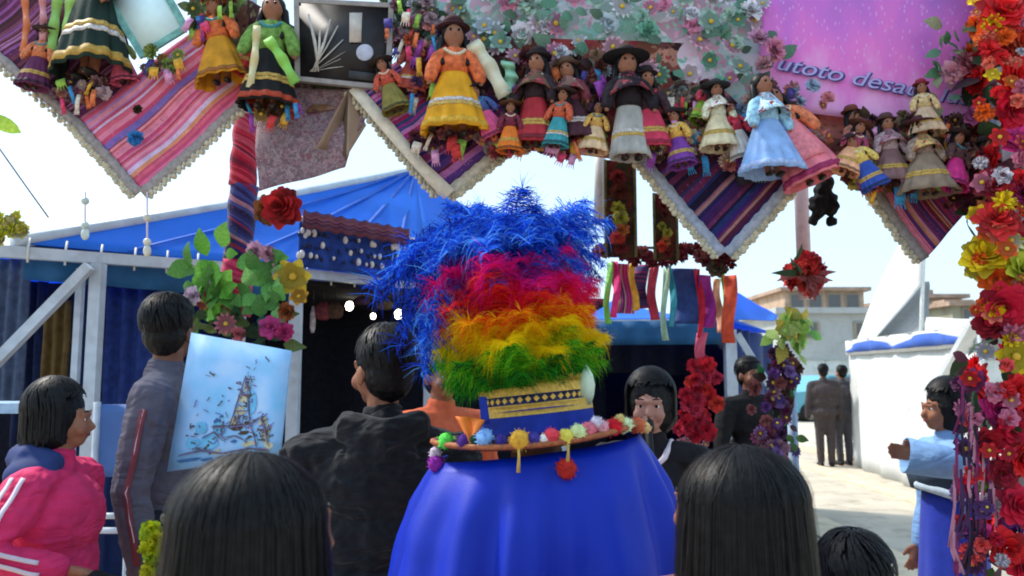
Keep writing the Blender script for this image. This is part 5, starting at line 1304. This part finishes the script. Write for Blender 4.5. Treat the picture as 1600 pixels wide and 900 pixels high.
# right flower column
fc = thing('flower_column', 'tall column of red yellow and orange flowers at right edge', 'flower column', (cR.x, cR.y, 0))
RED, CRIM, DRED, YEL, LIME, ORG, MAG, PUR, WHT, PNK = (232, 40, 48), (214, 30, 66), (156, 28, 50), (252, 214, 30), (196, 222, 50), (246, 110, 36), (206, 50, 130), (106, 60, 130), (206, 200, 210), (220, 130, 160)
GR1, GR2, GR3 = (70, 104, 52), (46, 70, 44), (104, 150, 60)
big = [(1566, 20, 50, RED, 'rose'), (1596, 66, 44, (226, 84, 60), 'rose'), (1560, 76, 38, (214, 60, 40), 'rose'), (1590, 120, 46, RED, 'rose'), (1584, 170, 40, CRIM, 'rose'), (1600, 226, 44, MAG, 'rose'), (1560, 290, 40, DRED, 'rose'), (1596, 300, 44, (150, 30, 90), 'rose'),
       (1560, 344, 44, (222, 54, 56), 'rose'), (1598, 346, 46, (206, 36, 76), 'rose'), (1540, 400, 46, YEL, 'rose'), (1584, 396, 42, LIME, 'lily'), (1556, 432, 34, ORG, 'rose'), (1598, 424, 40, (200, 206, 60), 'rose'), (1578, 376, 26, (236, 226, 190), 'daisy'), (1526, 420, 24, (236, 220, 70), 'lily'),
       (1566, 480, 48, CRIM, 'rose'), (1600, 476, 44, RED, 'rose'), (1546, 506, 34, (150, 26, 44), 'rose'), (1590, 520, 40, (210, 50, 40), 'rose'), (1586, 556, 38, (226, 206, 40), 'lily'), (1540, 550, 20, WHT, 'daisy'),
       (1590, 610, 36, RED, 'rose'), (1558, 640, 34, MAG, 'rose'), (1580, 668, 40, CRIM, 'rose'), (1544, 690, 32, (196, 40, 60), 'rose'), (1596, 716, 40, RED, 'rose'), (1510, 700, 22, PUR, 'daisy'), (1566, 740, 30, DRED, 'rose'), (1548, 786, 20, WHT, 'daisy'), (1590, 790, 40, CRIM, 'rose'), (1530, 830, 26, MAG, 'rose'), (1574, 856, 38, RED, 'rose'), (1600, 880, 38, CRIM, 'rose'), (1520, 880, 24, PUR, 'daisy'), (1506, 640, 20, (190, 110, 150), 'daisy'), (1520, 596, 24, (140, 60, 110), 'rose'), (1500, 600, 18, (90, 40, 80), 'rose'), (1498, 770, 20, (90, 60, 120), 'daisy'), (1508, 820, 22, DRED, 'rose'), (1520, 742, 18, (230, 226, 232), 'daisy')]
for x, y, r, c, k in big:
    dx = (x-1592)/92; flower(x, y, 2.95-.2*math.sqrt(max(0, 1-min(1, abs(dx))**2))+random.uniform(-.02, .03), r*.86, k, c, fc, yaw=dx*50+random.uniform(-15, 15))
for k in range(150):                      # fill round the whole post
    z = random.uniform(.05, 3.5); a = random.uniform(0, 2*math.pi); y_ = z
    c = random.choice([RED, CRIM, DRED, DRED, MAG, PUR] if z < 1.45 else [RED, CRIM, YEL, ORG, DRED, RED])
    q_ = .14 if z < 1.6 else .095; p = V((cR.x+q_*math.cos(a), cR.y+q_*math.sin(a), z))
    inst('flower', flower_mesh('rose' if k % 4 else 'daisy', c, None, k % 2), fc, p, facing(math.degrees(a)+90, random.uniform(-25, 25), random.uniform(0, 360)), random.uniform(.045, .075))
for k in range(230):
    z = random.uniform(.05, 3.4); a = random.uniform(0, 2*math.pi); rr = random.uniform(.1, .2)*(1 if z < 1.6 else .62)
    inst('leaf', leaf_mesh(random.choice([GR1, GR2, GR2, (58, 40, 48), (84, 40, 60)])), fc, (cR.x+rr*math.cos(a), cR.y+rr*math.sin(a), z), facing(math.degrees(a)+90, random.uniform(-60, 60), random.uniform(0, 360)), random.uniform(.07, .13))
for k in range(70):
    y = random.uniform(0, 890); x = random.uniform(1524 if y < 560 else 1496, 1604); dx = (x-1592)/96
    flower(x, y, 2.93-.21*math.sqrt(max(0, 1-min(1, abs(dx))**2)), random.uniform(10, 19), random.choice(('rose', 'lily', 'pom')), random.choice((RED, ORG, YEL, PNK, (250, 130, 110), WHT) if y < 560 else (RED, CRIM, PNK, MAG, PUR, (240, 90, 90), WHT)), fc, yaw=dx*50)
m = MB()
for k in range(46):                        # ribbons trailing down the lower column
    x, y = random.uniform(1488, 1560), random.uniform(600, 880); Yq = 2.95-.17; a = P(x, y, Yq); L = random.uniform(.1, .3)
    m.cur = k % 4; m.strip([a, a+V((-.012, -.01, -L*.5)), a+V((random.uniform(-.05, .03), 0, -L))], .012, V((1, .2, 0)).normalized())
m.build('trailing_ribbons', [mat('trail_%d' % i, c) for i, c in enumerate(((120, 40, 90), (70, 40, 80), (180, 120, 140), (40, 30, 50)))], fc, kind='stuff')
# inner right post garland
gp = thing('flower_garland', 'garland of purple flowers and greenery round the inner post', 'garland', (pR.x, 4.4, 1.2))
for k in range(64):
    f = random.random(); y = 540+200*f; x = 1214-6*f+random.gauss(0, 15)+(10 if f < .3 else 0)
    flower(x, y, 4.3-.05*random.random(), random.uniform(9, 15), random.choice(('rose', 'daisy')), random.choice(((110, 66, 140), (150, 120, 186), (80, 44, 84), (176, 130, 150), (120, 50, 90), (96, 76, 150), (150, 90, 90), (90, 60, 56))), gp)
for k in range(46): leaf(1216+random.gauss(0, 16), random.uniform(560, 740), 4.32, random.uniform(14, 28), random.choice((GR1, GR2, (50, 130, 70), (70, 50, 50))), random.uniform(0, 360), gp)
gp2 = thing('leafy_bouquet', 'lime green leafy bouquet tied to the inner post', 'bouquet', P(1234, 515, 4.25))
for k in range(54): leaf(1234+random.gauss(0, 13), 520+random.gauss(0, 13), 4.25-.06*random.random(), random.uniform(18, 34), random.choice(((150, 190, 90), (120, 180, 90), (170, 196, 110), (170, 160, 70))), random.uniform(0, 360), gp2)
rb = thing('flower_ball', 'red paper flower ball on the pale pink pole', 'flower', P(1255, 428, 4.2))
for k in range(26):
    d = V((random.gauss(0, 1), -abs(random.gauss(0, 1)), random.gauss(0, 1))).normalized(); p = P(1256, 428, 4.28)+d*.075
    inst('flower', flower_mesh('rose', random.choice(((196, 40, 44), (160, 34, 44), (216, 80, 70))), None, k % 2), rb, p, facing(math.degrees(math.atan2(d.y, d.x))+90, 0, random.uniform(0, 360)), random.uniform(.05, .075))
for k in range(16): leaf(1256+random.gauss(0, 10), 432+random.gauss(0, 10), 4.2, random.uniform(30, 52), random.choice(((110, 50, 50), (150, 80, 80), GR2)), random.uniform(0, 360), rb, .12)
# left post bouquet
lb = thing('flower_bouquet', 'big bouquet of leaves and flowers at the wrapped post foot', 'bouquet', P(380, 470, 4.1))
for x, y, r, k, c in ((458, 432, 30, 'lily', (232, 204, 70)), (436, 420, 20, 'rose', (214, 170, 190)), (424, 512, 22, 'rose', (206, 80, 150)), (444, 518, 18, 'rose', (196, 60, 120)), (300, 462, 16, 'rose', (214, 190, 214)), (318, 470, 16, 'daisy', (180, 80, 70)), (278, 478, 15, 'lily', (214, 160, 200)), (352, 506, 18, 'daisy', (200, 120, 130)), (448, 486, 18, 'rose', (160, 90, 50)), (326, 448, 13, 'daisy', (222, 210, 214)), (400, 392, 18, 'rose', (214, 170, 200)), (418, 396, 16, 'rose', (200, 150, 170)), (372, 522, 14, 'rose', (200, 110, 120)), (466, 462, 16, 'lily', (220, 170, 60))):
    flower(x, y, 4.0+random.uniform(-.03, .03), r, k, c, lb)
for k in range(36): leaf(320+random.gauss(0, 22), 440+random.gauss(0, 26), 4.05, random.uniform(24, 46), random.choice(((100, 170, 60), (120, 186, 76), (84, 140, 60))), random.uniform(0, 360), lb, .36)
for k in range(26): leaf(412+random.gauss(0, 12), 450+random.gauss(0, 26), 4.05, random.uniform(24, 44), random.choice(((110, 180, 90), (130, 190, 110), (84, 140, 70))), random.uniform(0, 360), lb, .36)
for k in range(34): leaf(360+random.gauss(0, 44), 510+random.gauss(0, 14), 4.08, random.uniform(26, 50), random.choice((GR2, (40, 90, 70), (90, 110, 60))), random.uniform(0, 360), lb, .22)
flower(442, 324, 3.95, 38, 'rose', (178, 40, 46), None, 'large red rose beside the wrapped post above the bouquet', yaw=-10, pitch=0)
flower(420, 328, 4.0, 28, 'rose', (134, 86, 50), None, 'brown paper rose tucked left of the large red rose', yaw=-10, pitch=0)
# flowers pinned on the mint banner
FLB = thing('flower_spray', 'spray of pale mint, pink and white flowers pinned on banner', 'flowers', A(1000, 60))
for k in range(86):
    x = random.uniform(640, 1200); y = random.uniform(-20, 60+(x-600)*.14)
    if 860 < y: continue
    flower(x, y, YP(x)-.0-random.uniform(0, .03), random.uniform(13, 24), random.choice(('rose', 'lily', 'daisy')), random.choice(((196, 226, 214), (232, 232, 240), (236, 160, 196), (130, 190, 164), (210, 228, 238), (240, 186, 206), (170, 210, 196), (246, 220, 230))), FLB, c2=(206, 190, 130))
for k in range(60):
    x = random.uniform(620, 1220); leaf(x, random.uniform(-10, 70+(x-600)*.13), YP(x)-.01, random.uniform(20, 36), random.choice(((96, 146, 120), (120, 160, 140), (90, 120, 100))), random.uniform(0, 360), FLB)
fs2 = thing('flower_spray', 'spray of pink roses and green leaves on purple banner edge', 'flowers', A(1500, 110))
for x, y, r, c in ((1508, 100, 26, (222, 140, 160)), (1530, 116, 22, (214, 120, 140)), (1488, 112, 20, (230, 170, 190)), (1540, 62, 18, (206, 180, 170)), (1520, 182, 20, (206, 120, 180)), (1548, 200, 16, (196, 206, 226)), (1210, 78, 24, (226, 150, 180)), (1186, 60, 20, (214, 160, 190)), (1194, 100, 18, (200, 150, 160))):
    flower(x, y, YP(x)-.08, r, 'rose', c, fs2)
for k in range(40): leaf(random.choice((1470, 1556, 1484, 1550))+random.gauss(0, 12), random.choice((66, 150, 60, 110))+random.gauss(0, 14), YP(1500)-.05, random.uniform(20, 36), random.choice(((104, 156, 124), (90, 140, 100), (150, 160, 120))), random.uniform(0, 360), fs2)
# small hanging things
flower(212, 216, YP(212)-.07, 15, 'rose', (60, 140, 206), None, 'blue rosette pinned low on the pink aguayo', yaw=0, pitch=0)
flower(215, 171, YP(215)-.07, 9, 'rose', (60, 50, 30), None, 'small dark rosette pinned high on the pink aguayo', yaw=0, pitch=0)
for lb_, x, y0, y1, c in (('string pendant hanging from the pink aguayo tip', 230, 300, 392, (210, 206, 190)), ('short string pendant with a silver bead over blue tarp', 133, 300, 366, (200, 214, 206))):
    Yq = 3.4; r = thing('pendant', lb_, 'pendant', P(x, y0, Yq))
    m = MB(); m.tube([P(x, y0, Yq), P(x, y1, Yq)], .004, 5); m.build('string', STRIPE, r)
    for k, y in enumerate((y1, y1-14, y1-52)):
        m = MB(); m.blob(P(x, y, Yq), (.017, .017, .026 if k == 0 else .017), None, 10, 6); m.build('bead', mat('pendant_%d' % x, c, rough=.3), r)
m = MB(); m.tube([P(-20, 205, 3.4), P(40, 290, 3.5), P(76, 340, 3.6)], .004, 5); o = m.build('string', mat('grey_string', (140, 140, 140)), None); tag(o, 'thin grey string slanting down at the far left', 'string')
lf = thing('paper_leaf', 'single lime green paper leaf at the far left edge', 'leaf', P(10, 196, 3.4)); leaf(34, 208, 3.4, 60, (170, 206, 80), -62, lf, .2, 0)
yb = thing('flower_bunch', 'bunch of bright yellow flowers at left on the stall corner', 'flowers', P(10, 360, 3.8))
for k in range(22): flower(random.uniform(-20, 36), 358+random.gauss(0, 11), 3.8, random.uniform(9, 16), random.choice(('lily', 'daisy', 'rose')), random.choice(((226, 226, 60), (206, 200, 90), (190, 180, 120))), yb)
# yellow bouquet in the grey man's hand
yq = thing('yellow_bouquet', 'bouquet of yellow flowers held low by the man in grey', 'bouquet', P(250, 850, 2.6))
for k in range(30): flower(random.uniform(228, 272), random.uniform(826, 905), 2.62-.04*random.random(), random.uniform(12, 20), 'rose', random.choice(((206, 214, 30), (222, 220, 50), (170, 196, 40))), yq)
for x, y in ((258, 812), (272, 800), (282, 806), (276, 818)): flower(x, y, 2.62, 11, 'daisy', (206, 214, 206), yq)
# red flower bundle at the right stall
rf = thing('red_bouquet', 'bundle of red paper flowers hanging left of the steel post', 'bouquet', P(1090, 620, 4.3))
for k in range(44):
    y = random.uniform(566, 682); flower(1092+random.gauss(0, 11)+(8 if y < 600 else -3), y, 4.3-.06*random.random(), random.uniform(10, 17), 'rose', random.choice(((214, 44, 60), (226, 70, 60), (190, 30, 56), (206, 60, 90))), rf)
for k in range(6): flower(1080+random.gauss(0, 14), random.uniform(690, 700), 4.28, 9, 'daisy', (190, 130, 150), rf)
# poster
pq = [P(262, 737, 2.78), P(438, 712, 2.66), P(455, 548, 2.7), P(300, 520, 2.84)]
po = thing('poster', 'large tilted pale blue poster with a sketched drawing', 'poster', sum(pq, V())/4)
def wash():
    m, t, b = _base('poster_wash'); uv = t.nodes.new('ShaderNodeTexCoord'); n = t.nodes.new('ShaderNodeTexNoise'); n.inputs['Scale'].default_value = 3; n.inputs['Detail'].default_value = 6
    t.links.new(uv.outputs['UV'], n.inputs['Vector']); r = t.nodes.new('ShaderNodeValToRGB'); e = r.color_ramp.elements
    e[0].position = .3; e[0].color = (*lin((120, 196, 244)), 1); e[1].position = .7; e[1].color = (*lin((190, 222, 254)), 1); q = e.new(.5); q.color = (*lin((156, 206, 252)), 1)
    t.links.new(n.outputs['Fac'], r.inputs[0]); t.links.new(r.outputs[0], b.inputs['Base Color']); b.inputs['Roughness'].default_value = .55; return m
m = MB(); m.grid(lambda u, v: pq[0].lerp(pq[1], u).lerp(pq[3].lerp(pq[2], u), v), 6, 6); m.build('board', wash(), po, thick=.008)
pn = (pq[1]-pq[0]).cross(pq[3]-pq[0]).normalized(); pn = pn if pn.y < 0 else -pn
def onp(u, v, h=.006): return pq[0].lerp(pq[1], u).lerp(pq[3].lerp(pq[2], u), v)+pn*h
rnd = random.Random(12)
SK = [mat('sketch_grey', (96, 92, 96), bump=0), mat('sketch_brown', (92, 70, 62), bump=0), mat('sketch_tan', (196, 192, 160), bump=0), mat('sketch_blue', (66, 110, 160), bump=0), mat('sketch_teal', (112, 190, 232), bump=0), mat('sketch_violet', (120, 110, 160), bump=0)]
def blobsheet(name, mi, items):
    m = MB()
    for i, (u, v, ru, rv) in enumerate(items):
        n = 9; b0 = len(m.v); ph = rnd.uniform(0, 6)
        for k in range(n):
            a = 2*math.pi*k/n+ph; j = rnd.uniform(.55, 1.15); m.v.append(onp(u+ru*math.cos(a)*j, v+rv*math.sin(a)*j, .0055+.0006*mi+.00005*i))
        m.face(range(b0, b0+n))
    m.build(name, SK[mi], po, kind='stuff')
blobsheet('drawing_tint', 2, [(.62, .52, .05, .05), (.6, .42, .06, .06), (.86, .2, .05, .1), (.9, .1, .04, .06), (.82, .32, .04, .05), (.56, .34, .05, .05), (.72, .14, .08, .03), (.44, .1, .05, .03), (.64, .62, .03, .04)])
blobsheet('drawing_wash', 4, [(.34, .2, .12, .07), (.26, .3, .08, .05), (.42, .28, .07, .05), (.2, .18, .08, .05), (.7, .5, .05, .1)])
blobsheet('drawing_dark', 1, [(.6, .28, .06, .025), (.66, .24, .05, .02), (.68, .32, .03, .02), (.56, .32, .03, .02), (.72, .2, .03, .015), (.63, .66, .02, .02), (.66, .48, .02, .03)])
blobsheet('drawing_blue', 3, [(.4, .34, .04, .03), (.42, .28, .03, .02), (.2, .06, .14, .015), (.36, .05, .08, .012), (.58, .17, .03, .015), (.44, .38, .02, .015)])
m = MB()
for k in range(150):
    c = rnd.choice([(.64, .55, .05, .17), (.6, .3, .13, .08), (.84, .22, .06, .1), (.5, .5, .3, .3), (.3, .2, .14, .1)])
    u, v = rnd.gauss(c[0], c[2]*.7), rnd.gauss(c[1], c[3]*.7); a = rnd.uniform(0, 3.14); L = rnd.uniform(.015, .06)
    if not (.04 < u < .94 and .05 < v < .93): continue
    m.cur = rnd.choice((0, 0, 1, 5)); d = V((math.cos(a), math.sin(a)))*L
    if not (.03 < u+d.x < .97 and .03 < v+d.y < .97): continue
    pts = [onp(u+d.x*i/3+.006*math.sin(i*2), v+d.y*i/3, .0095+k*.00001) for i in range(4)]
    m.strip(pts, rnd.uniform(.002, .006), pn.cross((pts[-1]-pts[0]).normalized()))
OUT = [[(.52, .3), (.56, .4), (.585, .55), (.62, .72), (.66, .56), (.69, .42), (.72, .3)], [(.585, .55), (.66, .56)], [(.56, .42), (.69, .42)], [(.36, .3), (.52, .3), (.72, .3), (.8, .36), (.84, .3), (.9, .12)], [(.72, .3), (.78, .18), (.8, .08)], [(.3, .22), (.4, .26), (.5, .2), (.6, .22), (.7, .16)], [(.1, .1), (.3, .12), (.5, .08), (.74, .1), (.92, .06)], [(.6, .3), (.6, .38), (.65, .38), (.65, .3)]]
for oi, ol in enumerate(OUT):
    for rep in range(3):
        m.cur = (0, 1, 5)[rep]; pts = [onp(u+rnd.gauss(0, .006), v+rnd.gauss(0, .006), .0112+.0001*(oi*3+rep)) for u, v in ol]
        for i in range(len(pts)-1): m.strip([pts[i], pts[i].lerp(pts[i+1], .5)+pn*.0, pts[i+1]], [.002, .0035, .002], pn.cross((pts[i+1]-pts[i]).normalized()))
m.build('drawing_lines', SK, po, kind='stuff')
# hanging panels, ribbons and pompom garland on the right
def panel(label, px0, px1, y0, y1, Y, seed):
    a, b = P(px0, y0, Y), P(px1, y0, Y); L = a.z-P(px0, y1, Y).z
    r = thing('flowered_hanging', label, 'wall hanging', (a+b)/2, 'dark flowered hangings in front of the sky')
    m = MB(); m.grid(lambda u, v: a.lerp(b, u)+V((0, .008*math.sin(v*9), -L*v)), 6, 14); m.build('fabric', floral('hanging_print_%d' % seed, [(60, 26, 22), (44, 34, 26), (96, 30, 28), (40, 50, 26), (70, 50, 30)], 18), r, thick=.006)
    for s in (a, b):
        m = MB(); m.strip([s+V((0, -.008, -L*i/8)) for i in range(9)], .014, V((1, 0, 0))); m.build('border', mat('olive_border', (92, 86, 52), var=.3, scale=40), r, thick=.005)
    cs = [((120, 30, 30), .18), ((90, 40, 30), .32), ((150, 150, 60), .5), ((170, 170, 70), .6), ((190, 110, 60), .72), ((196, 66, 50), .8), ((110, 34, 34), .9)]
    for k, (c, f) in enumerate(cs):
        x = (px0+px1)/2+random.uniform(-5, 5); flower(x, y0+(y1-y0)*f, Y-.025, (px1-px0)*random.uniform(.22, .36), 'rose', c, r)
panel('taller dark red and lime hanging right of the blue feathers', 945, 991, 250, 402, 3.7, 1)
panel('shorter olive hanging left of the silver trimmed aguayo', 1021, 1056, 302, 406, 3.75, 2)
m = MB(); m.tube([P(938, 214, 3.8), P(936, 345, 3.8)], .026, 10); o = m.build('white_pole', POLE_W); tag(o, 'short white pole left of the taller flowered hanging', 'pole')
ga = thing('pompom_garland', 'dark red pompom garland strung above the right stall', 'garland', P(1030, 392, 4.4))
for k in range(30):
    x = 936+206*k/29+random.uniform(-2, 2); y = 398-4*math.sin(k*.4)+random.uniform(-9, 9)
    flower(x, y, 4.4+random.uniform(-.03, .03), random.uniform(10, 15), 'pom', random.choice(((130, 36, 48), (110, 30, 40), (150, 84, 80), (176, 96, 84), (96, 40, 44))), ga)
m = MB(); m.tube([P(930, 384, 4.45), P(1040, 388, 4.45), P(1146, 384, 4.45)], .008, 6); m.build('cord', SHOE, ga)
def strip_hang(label, px, y0, y1, w, c, Y=4.5, name='ribbon', pal=None):
    a = P(px, y0, Y); L = a.z-P(px, y1, Y).z; wm = w/FPX*Y
    m = MB(); m.grid(lambda u, v: a+V((wm*(u-.5)*(1-.1*math.sin(v*6+px))+.012*math.sin(v*5+px), .02*math.sin(v*6+px+u*3), -L*v)), 5, 14)
    o = m.build(name, stripes('hang_%d' % px, pal, px, 1, 'Y' if px % 2 else 'X') if pal else mat('hang_%d_%d_%d' % c, c, rough=.7, var=.2), thick=.004); tag(o, label, 'ribbon' if name == 'ribbon' else 'cloth', 'ribbons and cloths hung above the right stall')
strip_hang('magenta patterned cloth hanging beside the feathers', 972, 412, 490, 34, None, 4.5, 'hanging_cloth', [(206, 50, 140), (196, 60, 160), (80, 50, 100), (190, 170, 150), (60, 40, 80), (214, 70, 150)])
strip_hang('violet patterned cloth right of the magenta one', 1001, 414, 482, 22, None, 4.52, 'hanging_cloth', [(90, 60, 130), (60, 40, 90), (150, 60, 110), (60, 70, 120)])
strip_hang('rose red ribbon above the right stall', 1020, 414, 500, 14, (190, 56, 80))
strip_hang('pale mint ribbon hanging lowest above the right stall', 1038, 418, 532, 9, (170, 206, 180), 4.46)
strip_hang('blue cloth hanging right of the mint ribbon', 1072, 420, 506, 46, (48, 76, 140), 4.52, 'hanging_cloth')
strip_hang('bright purple ribbon left of the orange ribbon', 1104, 430, 512, 20, (160, 44, 150))
strip_hang('peach ribbon between purple and orange ribbons', 1122, 436, 520, 12, (220, 160, 130), 4.55)
strip_hang('orange red ribbon nearest the steel post', 1138, 430, 536, 20, (214, 84, 56), 4.45)
for i_, (lb_, px_, y0_, y1_, w_, c_) in enumerate((('lime green ribbon nearest the feathers', 950, 410, 506, 9, (130, 200, 90)), ('hot pink ribbon second from the feathers', 961, 408, 496, 10, (226, 50, 130)), ('golden ribbon left of the rose red one', 990, 412, 486, 9, (226, 170, 60)), ('turquoise ribbon left of the blue cloth', 1048, 414, 510, 9, (60, 160, 180)), ('crimson ribbon left of the purple one', 1092, 420, 528, 9, (196, 30, 60)), ('lime ribbon right of the peach ribbon', 1130, 420, 500, 7, (150, 200, 80)))):
    strip_hang(lb_, px_, y0_, y1_, w_, c_, 4.44+.01*i_)
strip_hang('pink streamer crossing below the orange ribbon', 1096, 520, 590, 16, (206, 90, 120), 4.5)
flower(1120, 418, 4.4, 20, 'rose', (96, 80, 60), None, 'brown and olive rosette above the orange ribbon')
flower(1102, 408, 4.42, 14, 'rose', (120, 60, 60), None, 'dark red rosette left of the olive rosette')
# small clutter tucked between the dolls
TAGC = [(226, 70, 110), (240, 170, 60), (60, 140, 190), (206, 60, 60), (150, 190, 80), (236, 210, 190), (150, 70, 160), (230, 120, 70), (70, 60, 130), (214, 150, 190)]
def spray(label, px, py, sx, sy, n, cols, rr=(8, 15), off=.06, nl=0, lc=(GR2,), cat='flowers'):
    r = thing('flower_spray', label, cat, A(px, py, off), 'small sprays of paper flowers on the arch')
    for k in range(n):
        x, y = px+random.uniform(-sx, sx), py+random.uniform(-sy, sy)
        flower(x, y, YP(x)-off-random.uniform(0, .05), random.uniform(*rr), random.choice(('rose', 'rose', 'pom', 'daisy')), random.choice(cols), r)
    for k in range(int(n*.4)):              # little woven tags and tassels between the flowers
        x, y = px+random.uniform(-sx, sx), py+random.uniform(-sy, sy)
        a = A(x, y, off+.03+.05*random.random()); L = random.uniform(.03, .075); w = random.uniform(.012, .04); c = random.choice(TAGC); d = V((random.uniform(-.5, .5), -.1, -1)).normalized()
        m = MB(); s_ = d.cross(V((0, 1, 0))).normalized(); m.strip([a, a+d*L*.5+V((0, -.006, 0)), a+d*L], [w, w*1.05, w*.95], s_)
        for j_ in range(4): m.strip([a+d*L+s_*w*(j_/3-.5)*.9, a+d*(L+.018)+s_*w*(j_/3-.5)*1.1], [.004, .002], s_)
        m.build('woven_tag', mat('tag_%d_%d_%d' % c, c, rough=.85, var=.4, scale=60, bump=.4), r, thick=.004)
    for k in range(nl):
        x, y = px+random.uniform(-sx, sx), py+random.uniform(-sy, sy)
        leaf(x, y, YP(x)-off, random.uniform(18, 34), random.choice(lc), random.uniform(0, 360), r)
spray('dusty pink and brown flowers under the dark green doll', 128, 138, 44, 18, 22, [(150, 110, 116), (60, 34, 44), (190, 130, 110), (90, 50, 60), (206, 180, 186)])
spray('red and amber flowers under the black skirted doll', 425, 168, 42, 13, 20, [(196, 70, 40), (190, 150, 80), (150, 40, 40), (90, 60, 40)])
spray('dark plum and cream flowers under the mustard skirt', 712, 220, 64, 16, 30, [(60, 26, 44), (96, 50, 80), (150, 140, 130), (120, 50, 70), (210, 130, 150)])
spray('brown and wine flowers between the two middle dolls', 866, 150, 74, 66, 60, [(70, 40, 40), (110, 60, 50), (90, 30, 40), (150, 120, 100), (52, 34, 40), (140, 60, 66)], off=.02, nl=30, lc=((70, 60, 44), (60, 36, 36)))
spray('taupe and cream flowers left of the cream dressed doll', 1076, 180, 34, 44, 34, [(150, 130, 120), (110, 86, 80), (176, 160, 150), (90, 70, 66), (140, 150, 150)], off=.02, nl=10)
spray('mauve and olive flowers around the grey yellow doll', 1420, 232, 92, 50, 80, [(130, 96, 96), (96, 60, 60), (150, 130, 100), (70, 44, 46), (176, 150, 160), (140, 120, 80), (110, 60, 60)], off=.02, nl=40, lc=((90, 80, 60), (70, 50, 50), (110, 110, 70)))
spray('orange and rust flowers above the ochre skirted doll', 330, 14, 34, 34, 24, [(190, 110, 60), (150, 90, 50), (120, 70, 60), (200, 140, 90), (90, 110, 60)], off=.04, nl=20, lc=((110, 140, 70), (90, 100, 60)))
spray('yellow and brown flowers beside the maroon aguayo', 1380, 278, 56, 16, 24, [(206, 180, 90), (150, 90, 60), (210, 130, 100), (110, 60, 50)], off=.07)
spray('maroon and gold flowers at the right end of the arch', 1530, 290, 60, 40, 46, [(110, 28, 54), (150, 36, 70), (80, 30, 50), (150, 110, 60), (130, 60, 70), (170, 50, 90)], off=.06, nl=16)
spray('pink grey flowers on top of the picture frame', 640, 40, 40, 40, 30, [(176, 150, 160), (150, 100, 120), (120, 130, 120), (90, 50, 60), (206, 150, 170)], off=.03, nl=14)
spray('bright mixed trinkets between the framed picture and mustard doll', 668, 96, 34, 60, 34, [(206, 110, 80), (120, 50, 60), (226, 150, 150), (80, 60, 110), (190, 140, 100)], off=.05)
spray('pale and coral trinkets around the light blue doll', 1210, 200, 84, 66, 40, [(226, 190, 170), (206, 120, 110), (176, 196, 220), (230, 150, 160), (160, 110, 110)], off=.03, nl=12)
spray('cream and rose trinkets above the navy aguayo', 1060, 216, 60, 30, 34, [(226, 210, 180), (206, 110, 120), (150, 110, 100), (236, 200, 160), (120, 70, 80)], off=.04)
spray('lime and olive trinkets at the top left between dolls', 250, 100, 30, 24, 14, [(150, 170, 90), (190, 120, 70), (120, 90, 80)], off=.05)
spray('peach and wine trinkets under the red skirted doll', 850, 226, 76, 18, 34, [(226, 170, 120), (120, 40, 50), (180, 70, 70), (90, 50, 50), (230, 190, 160)], off=.08)
